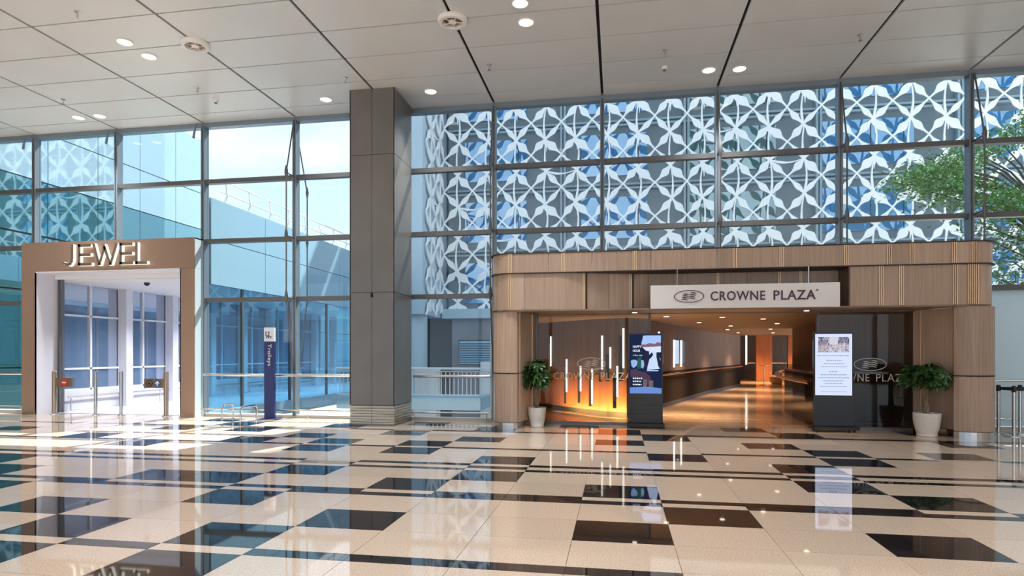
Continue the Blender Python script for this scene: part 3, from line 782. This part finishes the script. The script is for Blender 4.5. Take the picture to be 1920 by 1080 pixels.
# ================================================================== POTTED TREES
def palmate():
    mb = MB()
    for i in range(7):
        a = R(-120 + 40 * i + random.uniform(-8, 8)); L_ = random.uniform(.15, .21); w_ = L_ * .17
        pr = []
        for s, (tt, ww, dz) in enumerate(((0, .15, 0), (.35, .8, .01), (.65, 1, -.005), (.88, .55, -.035), (1, .05, -.06))):
            cx, cy = math.cos(a) * L_ * tt, math.sin(a) * L_ * tt; nx, ny = -math.sin(a) * w_ * ww, math.cos(a) * w_ * ww
            pr.append(((cx - nx, cy - ny, dz), (cx, cy, dz + .008), (cx + nx, cy + ny, dz)))
        for p, q in zip(pr[:-1], pr[1:]):
            mb.quad(p[0], q[0], q[1], p[1]); mb.quad(p[1], q[1], q[2], p[2])
    return mb.mesh('leaf', M['leaf'], True)
LV = [palmate() for _ in range(4)]
def pot_tree(x, y, pr, ph, th, label, fr, fz):
    t = thing('potted_tree', label, 'plant', (x, y, 0))
    MB().lathe([(pr * .70, 0), (pr * .74, .015), (pr * .74, .03), (pr * .72, .04), (pr * .86, ph * .35), (pr * .97, ph * .7), (pr, ph), (pr * .93, ph), (pr * .90, ph - .05)], x, y, 28, cap1=False).build('pot', M['pot'], t, True)
    MB().lathe([(pr * .915, ph - .06), (pr * .5, ph - .045)], x, y, 20).build('soil', M['soil'], t)
    for k in range(3):
        pts = []
        for i in range(13):
            u = i / 12; a = u * 7 + k * 2.09; rr = .024 * (1 - .3 * u)
            pts.append((x + rr * math.cos(a) - .03 * u, y + rr * math.sin(a), ph - .06 + (th - ph + .06) * u))
        MB().tube(pts, [.034 - .012 * i / 12 for i in range(13)], 8).build('stem', M['trunk'], t, True)
    n = 46
    for i in range(n):
        a = i * 2.4; ph_ = math.acos(1 - 1.75 * (i + .5) / n)
        d = Vector((math.sin(ph_) * math.cos(a), math.sin(ph_) * math.sin(a), math.cos(ph_)))
        rr = random.uniform(.55, 1.0)
        tip = Vector((x - .03, y, th + .08)) + Vector((d.x * fr * rr, d.y * fr * rr, d.z * fz * rr))
        base = Vector((x - .03, y, th - .02 + random.uniform(0, .08)))
        MB().tube([base, base.lerp(tip, .5) + Vector((0, 0, .03)), tip], .005, 4).build('leaf_stalk', M['leaf'], t)
        place('leaf', random.choice(LV), t, tip, (random.uniform(-.3, .3) - d.y * .7, d.x * .7 + random.uniform(-.3, .3), math.atan2(d.y, d.x)), (1, 1, 1))
pot_tree(-1.62, 12.55, .185, .40, .97, 'potted money tree in a tall white pot by the left pier', .27, .31)
pot_tree(5.57, 12.36, .225, .42, 1.0, 'potted money tree in a broad white pot by the right pier', .34, .24)

# ================================================================== TROLLEY SIGN, HOOPS, STANCHIONS
t = thing('trolley_sign', 'tall navy pillar sign reading Trolleys with a pale symbol plate on top', 'sign', (-7.86, 13.0, 0))
a0, a1 = -7.985, -7.745
B(a0, a1, 12.98, 13.06, .015, 1.78).build('pillar', M['navy'], t)
sy_ = B(a0, a1, 12.975, 13.06, 1.782, 2.1).build('symbol_plate', M['signwhite'], t)
B(a0 - .12, a1 + .12, 12.9, 13.14, 0, .015).build('base_plate', M['navy'], t)
text('Trolleys', 'lettering', M['signwhite'], t, a0 + .065, a1 - .06, 1.72, 12.978, vertical=.50)
mb = MB(); ym = 12.968
for dx in (0, .075): mb.box(a0 + .04 + dx, a0 + .055 + dx, ym, ym + .006, 1.90, 1.99); disc(mb, a0 + .047 + dx, 1.995, .016, ym, ym + .006, 0, 10)
mb.box(a0 + .04, a0 + .12, ym, ym + .006, 1.905, 1.92); mb.box(a0 + .06, a0 + .19, ym, ym + .006, 1.885, 1.897)
for dx in (.06, .11, .17): disc(mb, a0 + dx, 1.865, .014, ym, ym + .006, 0, 10)
mb.build('trolley_symbol', M['navy'], sy_)
def hoop(x, y0, y1, label):
    t = tag(MB().tube([(x, y0, 0), (x, y0, .27), (x, y0 + .03, .325), (x, y0 + .08, .345), (x, y1 - .08, .345), (x, y1 - .03, .325), (x, y1, .27), (x, y1, 0)], .018, 8).build('bollard_hoop', M['chrome'], None, True, (x, y0, 0)), label, 'hoop')
    for y in (y0, y1): MB().lathe([(.04, 0), (.04, .008), (.02, .012)], x, y, 12).build('base_flange', M['chrome'], t, True)
hoop(-8.78, 12.6, 13.0, 'polished steel hoop barrier on the floor, nearer the bronze portal')
hoop(-8.03, 12.15, 12.75, 'polished steel hoop barrier on the floor, nearer the Trolleys sign')
def stanchion(x, y, label):
    t = thing('stanchion', label, 'stanchion', (x, y, 0), 'queue stanchions at the right edge')
    MB().lathe([(.17, 0), (.17, .012), (.12, .022), (.03, .03)], x, y, 20).build('base', M['steel'], t, True)
    MB().lathe([(.03, .025), (.03, .80)], x, y, 12).build('pole', M['steel'], t, True)
    MB().lathe([(.036, .80), (.036, .90), (.025, .915)], x, y, 12).build('belt_head', M['blkm'], t, True)
    return t
st = [(7.06, 12.95), (7.11, 12.58), (7.46, 13.02)]
t1 = stanchion(*st[0], 'steel queue stanchion standing closest to the timber portal')
t2 = stanchion(*st[1], 'steel queue stanchion in the middle, nearest to the viewer of the three')
t3 = stanchion(*st[2], 'steel queue stanchion farthest from the timber portal')
def belt(p, q, z, parent):
    d = (Vector(q) - Vector(p)).normalized(); a = Vector(p) + d * .04; b = Vector(q) - d * .04; n = Vector((-d.y, d.x)) * .003
    MB().plan([(a.x - n.x, a.y - n.y), (b.x - n.x, b.y - n.y), (b.x + n.x, b.y + n.y), (a.x + n.x, a.y + n.y)][::1], z - .025, z + .025).build('belt', M['blkm'], parent)
belt(st[0], st[1], .85, t1); belt(st[1], (8.3, 12.45), .85, t2); belt(st[0], st[2], .85, t3); belt(st[2], (8.6, 13.15), .85, t3)
t = thing('wall_rail', 'thin double steel rail in front of the frosted glass at the right edge', 'rail', (7.4, YW - .2, 0))
for z in (.98, .25): MB().tube([(6.78, YW - .2, z), (9.5, YW - .2, z)], .02, 8).build('rail', M['steel'], t, True)
for x in (6.85, 8.0, 9.2): MB().tube([(x, YW - .2, .98), (x, YW - .2, 0)], .014, 6).build('post', M['steel'], t)

# ================================================================== CEILING FIXTURES
def downlight(x, y, label):
    t = thing('downlight', label, 'ceiling light', (x, y, H), 'recessed downlights in the hall ceiling')
    MB().lathe([(.115, H - .001), (.14, H - .001), (.145, H - .012), (.125, H - .02), (.115, H - .004)], x, y, 20, cap0=False, cap1=False).build('ring', M['white'], t, True)
    MB().lathe([(.115, H - .006), (.06, H - .008)], x, y, 20).build('lens', M['lens'], t)
    o = area('downlight_lamp', (x, y, H - .03), .2, LAMP_W, LAMP_COL, spread=85); o.parent = t; o.location = (0, 0, -.03)
for x, y, l in (
    (-8.62, 9.63, 'lit round downlight, nearer of the pair by the left ceiling fan'),
    (-8.59, 10.17, 'lit round downlight, farther of the pair by the left ceiling fan'),
    (-1.51, 9.61, 'lit round downlight, nearer of the pair by the right ceiling fan'),
    (-1.5, 10.18, 'lit round downlight, farther of the pair by the right ceiling fan'),
    (-12.45, 12.53, 'lit round downlight above the word JEWEL, left of its pair'),
    (-11.88, 12.53, 'lit round downlight above the word JEWEL, right of its pair'),
    (-6.25, 12.54, 'lit single downlight just left of the big column top'),
    (-3.88, 12.53, 'lit single downlight just right of the big column top'),
    (1.76, 12.5, 'lit round downlight over the hanging sign, left of its pair'),
    (2.34, 12.54, 'lit round downlight over the hanging sign, right of its pair')):
    downlight(x, y, l)
for x in (-15.7, 12.7): area('hall_fill_light', (x, 9.0, H - .02), 1.5, HALL_FILL_W, LAMP_COL, spread=140)  # fill lights added out of view to brighten the hall sides
# more added fill lights, bare and unseen, across the hall behind the camera
for x in (-15.7, -8.6, -1.5, 5.6, 12.7):
    for y in (4.0, -1.0, -6.0, -11.0): area('hall_fill_light', (x, y, H - .02), 1.5, HALL_FILL_W, LAMP_COL, spread=120)
def fan(x, y, label):
    t = thing('ceiling_fan_vent', label, 'vent', (x, y, H), 'round air vents in the hall ceiling')
    MB().lathe([(.245, H), (.25, H - .03), (.225, H - .065), (.175, H - .07), (.165, H - .045), (.165, H - .005)], x, y, 28, cap0=False, cap1=False).build('ring', M['white'], t, True)
    MB().lathe([(.17, H - .004), (.16, H - .005)], x, y, 20).build('throat', M['trunk'], t)
    MB().lathe([(.065, H - .02), (.065, H - .055), (.045, H - .065)], x, y, 16).build('hub', M['white'], t, True)
    for k in range(5):
        a = 2 * math.pi * k / 5 + .3; c, s = math.cos(a), math.sin(a)
        MB().tube([(x + c * .05, y + s * .05, H - .05), (x + c * .172, y + s * .172, H - .05)], .009, 6).build('spoke', M['white'], t)
fan(-7.43, 9.9, 'round white ceiling air vent with spokes, above left of the column')
fan(-2.69, 9.9, 'round white ceiling air vent with spokes, above right of the column')
for x, y, l in ((-8.62, 8.66, 'small ceiling sprinkler in front of the left downlight pair'), (-11.89, 11.58, 'small ceiling sprinkler before the downlights over JEWEL'),
                (-8.63, 11.56, 'small ceiling sprinkler between the left vent and the left windows'), (-8.65, 12.19, 'white ceiling detector close to the left windows'),
                (-5.37, 11.62, 'small ceiling sprinkler in front of the big column'), (-2.42, 11.57, 'small ceiling sprinkler right of the big column, beyond the right vent'),
                (.86, 11.56, 'small ceiling sprinkler before the detector over the hanging sign'), (.9, 12.24, 'white ceiling detector left of the downlight pair over the sign'),
                (4.16, 11.57, 'small ceiling sprinkler over the right end of the timber portal')):
    t = thing('ceiling_sprinkler' if 'sprinkler' in l else 'ceiling_detector', l, 'sprinkler' if 'sprinkler' in l else 'detector', (x, y, H))
    if 'sprinkler' in l:
        MB().lathe([(.045, H), (.045, H - .008), (.012, H - .012), (.012, H - .10)], x, y, 10).build('stem', M['steel'], t)
        MB().lathe([(.03, H - .10), (.03, H - .106)], x, y, 10).build('deflector', M['steel'], t)
    else:
        MB().lathe([(.06, H), (.06, H - .03), (.045, H - .05)], x, y, 14).build('base', M['white'], t, True)
        MB().lathe([(.03, H - .05), (.025, H - .075)], x, y, 10).build('sensor_head', M['trans'], t)

# ================================================================== LOBBY BEHIND THE ENTRANCE
lb = struct('lobby_floor')
MB().plan([(-2.7, 13.12), (9, 13.12), (14, 44), (-2.7, 44)], -.3, -.001).build('boards', M['lobbyfloor'], lb)
lc = struct('lobby_ceiling')
MB().plan([(-2.7, 13.16), (5.8, 13.16), (5.8, 22), (9, 22), (14, 30), (-2.7, 30)], 2.345, 2.5).build('slab', M['lobbyceil'], lc)
MB().plan([(-2.7, 30), (14, 30), (16, 44), (-2.7, 44)], 2.75, 2.9).build('far_slab', M['lobbyceil'], lc)
B(-2.7, 14, 29.95, 30.0, 2.345, 2.78).build('step', M['woodd'], lc)
for x, y in ((1.1, 14.4), (2.4, 14.9), (3.5, 15.8), (2.2, 17.4), (3.4, 19.6), (4.4, 18.2), (3.8, 22.5), (5.2, 22.4), (4.8, 26.0), (6.2, 26.3)):
    t_ = MB().lathe([(.06, 2.344), (.06, 2.338), (.04, 2.336)], x, y, 10).build('lobby_lamp', M['lens2'], lc)
for x, y in ((1.6, 15.5), (2.8, 19), (4.2, 23), (5.6, 27)): area('lobby_light', (x, y, 2.30), .5, 60, (1, .76, .53), spread=100)
for x, y in ((7.2, 33.5), (9.2, 33.5)): area('lobby_light', (x, y, 2.7), .6, 100, (1, .62, .34), spread=100)
WLN = [(-2.6, 17.6), (-1.9, 16.8), (-1.35, 16.15), (-.75, 15.45), (-.25, 14.95), (.22, 14.72), (.62, 15.3), (.95, 16.3), (1.28, 17.6), (2.0, 19.8), (2.7, 22), (3.5, 24.3), (4.4, 26.6), (5.6, 29.8)]
lw = struct('wall_lobby')
def dens(a, b, n): return [(a[0] + (b[0] - a[0]) * i / n, a[1] + (b[1] - a[1]) * i / n) for i in range(n + 1)]
for i, (a, b) in enumerate(zip(WLN[:-1], WLN[1:])):
    wallstrip(MB(), [a, b], 1.0, 2.345, .08).build('panel', M['lobwood'], lw)
    wallstrip(MB(), [a, b], .12, .99, .08).build('panel', M['orange'] if i < 5 else M['lowwall'], lw)
    wallstrip(MB(), [a, b], 0, .12, .07).build('kerb', M['blkm'], lw)
rl = [(x + .06, y - .12) for x, y in WLN[5:]]
MB().tube([(x, y, .92) for x, y in rl], .03, 8).build('brass_rail', M['brassr'], lw, True)
for u, seg in ((.2, 6), (.8, 6), (.4, 7), (.5, 8), (.9, 8)):
    a, b = WLN[seg], WLN[seg + 1]; x = a[0] + (b[0] - a[0]) * u; y = a[1] + (b[1] - a[1]) * u
    d = (Vector(b) - Vector(a)).normalized(); n = Vector((d.y, -d.x))
    q = lambda s, o: (x + d.x * s + n.x * o, y + d.y * s + n.y * o)
    MB().plan([q(-.05, .0), q(-.05, .03), q(.05, .03), q(.05, .0)][::-1], 1.1, 2.0 + .1 * math.sin(seg * 3)).build('light_strip', M['strip'], lw)
    MB().plan([q(.12, .0), q(.12, .015), q(.62, .015), q(.62, .0)][::-1], 1.2, 1.9).build('mirror_slot', M['mirror'], lw)
for i in range(9):                                        # slim lit slots on the curved front wall behind the left glass
    u = [.1, .25, .42, .55, .66, .76, .84, .91, .97][i]
    j = min(4, int(u * 5)); f_ = u * 5 - j; a, b = WLN[j], WLN[j + 1]
    x = a[0] + (b[0] - a[0]) * f_; y = a[1] + (b[1] - a[1]) * f_
    d = (Vector(b) - Vector(a)).normalized(); n = Vector((d.y, -d.x))
    q = lambda s, o: (x + d.x * s + n.x * o, y + d.y * s + n.y * o)
    z0 = random.uniform(.25, 1.2); z1 = z0 + random.uniform(.5, 1.0)
    MB().plan([q(-.018, .0), q(-.018, .03), q(.018, .03), q(.018, .0)][::-1], z0, min(z1, 2.1)).build('light_strip', M['strip'], lw)
    MB().plan([q(-.12, .0), q(-.12, .012), q(-.03, .012), q(-.03, .0)][::-1], max(.2, z0 - .3), min(z1, 2.1) - .2).build('mirror_slot', M['mirror'], lw)
from mathutils import Matrix
for (a, b), pw in (((WLN[2], WLN[4]), 45), ((WLN[4], WLN[5]), 35)):     # cove light washing the curved wall from its foot
    a = Vector((*a, .06)); b = Vector((*b, .06)); d = (b - a).normalized(); n = Vector((d.y, -d.x, 0))
    aim = (n * -.75 + Vector((0, 0, .66))).normalized(); zx = -aim; yx = zx.cross(d).normalized()
    o = area('wall_washer', (0, 0, 0), (b - a).length, pw, (1, .50, .14), shape='RECTANGLE', size_y=.06)
    o.matrix_world = Matrix.Translation((a + b) / 2 + n * .40) @ Matrix((d, yx, zx)).transposed().to_4x4()
# reception counter
cl = [(3.98, 13.2), (4.0, 14.2), (4.12, 15.6), (4.34, 17.2), (4.78, 19.2), (5.25, 20.9), (5.75, 22.3), (6.4, 23.2), (7.4, 23.6)]
rc = thing('reception_counter', 'curved black lobby counter with brass rail behind the notice totem', 'counter', (4.0, 13.2, 0))
wallstrip(MB(), [(x - 0, y) for x, y in cl[::-1]], 0, 1.10, .1).build('body', M['counter'], rc, True)
outer = [(x - .12, y - .02) for x, y in cl]; inner = [(x + 1.2, y - .2) for x, y in cl]
MB().plan(outer[::-1] + inner, 1.10, 1.15).build('worktop', M['countertop'], rc)
MB().tube([(x - .2, y - .04, .92) for x, y in cl], .035, 8).build('brass_rail', M['brassr'], rc, True)
MB().plan([(x + .01, y) for x, y in cl][::-1] + [(x + 1.0, y) for x, y in cl], 0, .01).build('plinth', M['blkm'], rc)
B(-2.8, -2.7, 13.5, 44, -4.5, 3.2).build('wall_left_lobby', M['white'])['kind'] = 'structure'
B(5.8, 6.0, 13.2, 22, 0, 2.345).build('wall_right_lobby', M['lobwood'])['kind'] = 'structure'
# far end of the lobby
fe_ = struct('wall_far')
B(2, 14, 40.0, 40.2, 0, 2.8).build('far_wall', M['woodd'], fe_)
B(7.40, 8.21, 35, 35.2, 0, 2.75).build('panel', M['orange'], fe_)
B(9.02, 10.0, 35, 35.2, 0, 2.75).build('panel', M['orange'], fe_)
B(10.0, 10.5, 34.8, 35.3, 0, 2.75).build('panel', M['woodd'], fe_)
B(6.9, 6.97, 35.2, 35.3, .9, 2.6).build('light_strip', M['strip'], fe_)  # glowing bar standing in for bright white glass, no lamp
for x0_, x1_ in ((6.9, 7.4), (8.21, 9.0)):
    MB().tube([(x0_, 35.1, 1.0), (x1_, 35.1, 1.0)], .03, 6).build('balustrade_rail', M['chrome'], fe_)
    MB().tube([(x1_ - .05, 35.1, 0), (x1_ - .05, 35.1, 1.0)], .02, 6).build('balustrade_post', M['chrome'], fe_)
    B(x0_, x1_, 35.09, 35.11, .08, .95).build('balustrade_glass', M['lglass'], fe_)
t = thing('lobby_sofa', 'rounded tan leather sofa seen at the far end of the hotel lobby', 'sofa', (7.9, 32, 0))
MB().lathe([(.42, .02), (.5, .12), (.5, .36), (.42, .43)], 7.9, 32.0, 20).build('seat', M['sofa'], t, True)
MB().lathe([(.20, .43), (.26, .52), (.22, .64), (.1, .68)], 8.1, 32.15, 14).build('backrest', M['sofa'], t, True)
t = thing('side_table', 'small slim table beside the far lobby panels', 'table', (6.85, 31.2, 0))
MB().lathe([(.22, .0), (.22, .015), (.02, .03), (.02, .9), (.2, .91), (.2, .93)], 6.95, 31.2, 14).build('pedestal', M['brassr'], t, True)

# ================================================================== EXTERIOR: HOTEL WITH FLOWER LATTICE
LYH = 30.0
ho = thing('hotel_building', 'hotel block with blue windows behind a white flower lattice screen', 'building', (6, LYH, -4.5))
FX, FZ = 1.48, 1.59
X0F, Z0F = 2.50, 12.02
def leafstroke(mb, a, b, wmax, bend, y0=-.03, y1=.03, w0=.05, w1=.036, peak=.42):
    a = Vector(a); b = Vector(b); d = b - a; n = Vector((-d.y, d.x)).normalized(); lo, hi = [], []
    N_ = 9
    for i in range(N_ + 1):
        u = i / N_; c = a + d * u + n * (bend * math.sin(u * math.pi))
        e = math.exp(-((u - peak) / .20) ** 2); w = (w0 * (1 - u) + w1 * u) + wmax * e
        lo.append(tuple(c - n * w)); hi.append(tuple(c + n * w))
    mb.ring_strip(lo, hi, y0, y1)
def flower():
    mb = MB(); hx, hz = FX / 2, FZ / 2; cx, cz = random.uniform(-.07, .07), random.uniform(-.05, .05)
    for sx_, sz_ in ((-1, 1), (1, 1), (-1, -1), (1, -1)):
        big = random.uniform(.12, .18) if sz_ < 0 else random.uniform(.08, .125)
        leafstroke(mb, (cx, cz), (sx_ * hx, sz_ * hz), big, random.uniform(-.05, .05), peak=random.uniform(.36, .5))
    leafstroke(mb, (cx, cz), (0, FZ), .02, random.choice((-1, 1)) * random.uniform(.06, .12), w0=.035, w1=.03, peak=.2)
    if random.random() < .5: leafstroke(mb, (cx, cz), (random.uniform(-.05, .05), -.62), random.uniform(.06, .10), .03, w0=.05, w1=.012, peak=.3)
    if random.random() < .4: leafstroke(mb, (cx, cz), (FX, random.uniform(-.1, .1)), .03, random.choice((-1, 1)) * .16, w0=.03, w1=.02, peak=.3)
    return mb.mesh('lattice_flower', M['lattice'])
FL = [flower() for _ in range(9)]
for i in range(-7, 12):
    for j in range(-5, 4):
        place('lattice_flower', random.choice(FL), ho, (X0F + i * FX, LYH, Z0F + j * FZ))
XHL = X0F - 7.5 * FX                                     # left end of the screen
for j in range(-5, 4):
    for i in range(2):
        place('lattice_flower', random.choice(FL), ho, (XHL, LYH - .7 - i * FX, Z0F + j * FZ), (0, 0, R(90)))
YH2 = LYH + .85
B(XHL, 24, YH2, 44, 3.3, 19).build('body', M['hwall'], ho)
B(XHL, 4, YH2, 44, -4.5, 3.3).build('body_base', M['hwall'], ho)
B(1.6, 24, YH2 + .1, 44, 19, 36).build('sun_blocking_tower', M['hwall'], ho)  # out-of-view block, its edge and height set to cut off the sun
B(XHL - 2.6, XHL - .12, LYH - 3.1, 38, 3.3, 19).build('corner_block', M['paleblue'], ho)
B(XHL, 24, LYH - .35, YH2, 3.25, 3.72).build('screen_beam', M['hpil'], ho)
for p in range(-2, 4):
    xp = 3.29 + 5.95 * p
    if xp < XHL: continue
    B(xp - .14, xp - .03, YH2 - .25, YH2, 3.7, 19).build('pilaster', M['hpil'], ho)
    B(xp + .03, xp + .14, YH2 - .25, YH2, 3.7, 19).build('pilaster', M['hpil'], ho)
for s in range(0, 6):
    zb = 9.73 - 2 * 3.1 + s * 3.1
    for dz in (-.16, .04): B(XHL, 24, YH2 - .18, YH2, zb + dz, zb + dz + .10).build('floor_band', M['hpil'], ho)
    for p in range(-3, 4):
        xp = 3.29 + 5.95 * p
        for q_, (xa, xb) in enumerate(((.9, 2.25), (2.3, 3.65), (3.7, 4.1))):
            if xp + xa < XHL + .2 or zb < 3.4: continue
            teal = p == 0  # bay whose glass colour carries the painted tree reflections
            B(xp + xa - (.75 if q_ == 0 and p >= 0 else 0), xp + xb, YH2 - .06, YH2, zb + .55, zb + 2.6).build('window_pane', M['hwin2'] if teal else M['hwin'], ho)
# podium wall, louvre and round pier below the screen
B(-8.15, 4, LYH - .1, LYH + .5, -4.5, 3.3).build('podium_wall', M['grey'], ho)
B(-9.6, -8.15, LYH + .3, LYH + .6, -4.5, 3.3).build('podium_recess', M['greyd'], ho)
MB().lathe([(.75, -4.5), (.75, 3.3)], -9.55, LYH - 2.2, 24).build('round_pier', M['paleblue'], ho, True)
for i in range(10):
    z = 1.0 + i * .115
    mb = MB(); mb.quad((-7.75, LYH - .24, z), (-5.2, LYH - .24, z), (-5.2, LYH - .13, z + .09), (-7.75, LYH - .13, z + .09)); mb.box(-7.75, -5.2, LYH - .25, LYH - .13, z - .012, z)
    mb.build('louvre_slat', M['fascia'], ho)
B(-7.8, -5.15, LYH - .13, LYH - .1, .95, 2.18).build('louvre_back', M['greyd'], ho)

# balcony outside the right-hand bay
ba = thing('outside_balcony', 'white railed balcony outside the glass between column and timber portal', 'balcony', (-6, 20, 0))
B(-9.2, -4.3, 19.2, 20.9, -.32, .08).build('slab', M['fascia'], ba)
for z in (.16, .92): MB().tube([(-9.2, 19.25, z), (-4.35, 19.25, z), (-4.35, 20.85, z)], .022, 6).build('rail', M['whitem'], ba)
MB().tube([(-9.2, 19.2, 1.02), (-4.3, 19.2, 1.02), (-4.3, 20.9, 1.02)], .035, 8).build('top_rail', M['whitem'], ba)
for i in range(34):
    x = -9.1 + i * .14
    B(x - .014, x + .014, 19.24, 19.26, .16, .92).build('baluster', M['whitem'], ba)
for i in range(10):
    y = 19.35 + i * .16
    B(-4.36, -4.34, y - .014, y + .014, .16, .92).build('baluster', M['whitem'], ba)
tag(MB().prism([(-4.75, -4.5), (-3.4, -4.5), (-3.4, .35), (-4.2, 1.2), (-4.75, 1.2)], 21.2, 21.6).build('stair_wall', M['white'], None, at=(-4, 21.4, -4.5)), 'white sloping stair wall beside the outside balcony', 'wall')
tag(B(-8.1, -7.2, 24, 24.6, -4.5, .9).build('utility_pier', M['white'], None, at=(-7.6, 24, -4.5)), 'white pier seen under the outside balcony', 'pier')
gr = B(-120, 120, -120, 120, -4.7, -4.5).build('ground', M['concrete']); gr['kind'] = 'structure'

# ================================================================== TREE OUTSIDE ON THE RIGHT
tr = thing('outdoor_tree', 'leafy green tree outside the glass beyond the right end of the portal', 'tree', (12.2, 21.5, -4.5))
tx, ty = 13.0, 21.5
MB().tube([(tx, ty, -4.5), (tx - .1, ty, 0), (tx + .1, ty, 4), (tx, ty + .2, 7)], [.28, .22, .17, .10], 10).build('trunk', M['bark'], tr, True)
tips = []
for i in range(60):
    a = i * 2.4; z = 2.9 + 7.8 * ((i * .618) % 1); rr = (2.1 + 1.8 * math.sin(math.pi * min(1, max(0, (z - 2.4) / 9)))) * random.uniform(.6, 1.0)
    tip = Vector((tx + math.cos(a) * rr, ty + math.sin(a) * rr * .8, z))
    tips.append(tip)
    zb = min(z - .6, 6.8) - .8
    MB().tube([(tx, ty, max(zb, 1.5)), ((tx + tip.x) / 2, (ty + tip.y) / 2, (max(zb, 1.5) + z) / 2 + .25), tuple(tip)], [.05, .032, .012], 5).build('branch', M['bark'], tr)
for i in range(18):
    tip = Vector((tx - 1.9 + 2.6 * ((i * .618) % 1), ty - .6 + .5 * ((i * .37) % 1), 3.0 + 3.4 * i / 18)); tips.append(tip)
    MB().tube([(tx, ty, tip.z - .7), tuple(tip)], [.04, .012], 5).build('branch', M['bark'], tr)
mb = MB()
for tip in tips:
    for _ in range(260):
        p = tip + Vector((random.gauss(0, .42), random.gauss(0, .42), random.gauss(0, .22)))
        d = Vector((random.gauss(0, 1), random.gauss(0, 1), random.gauss(0, .5))).normalized(); n = d.cross(Vector((random.gauss(0, .4), random.gauss(0, .4), 1))).normalized()
        L_ = random.uniform(.10, .17); w_ = L_ * .26
        mb.quad(tuple(p), tuple(p + d * L_ * .5 + n * w_), tuple(p + d * L_), tuple(p + d * L_ * .5 - n * w_))
tag(mb.build('foliage', M['treeleaf'], tr), kind='stuff')
# passage lamps
for i in range(5): area('passage_lamp', (-12, 15 + i * 3.4, 3.3), .6, 140, (.95, .95, 1), spread=130)
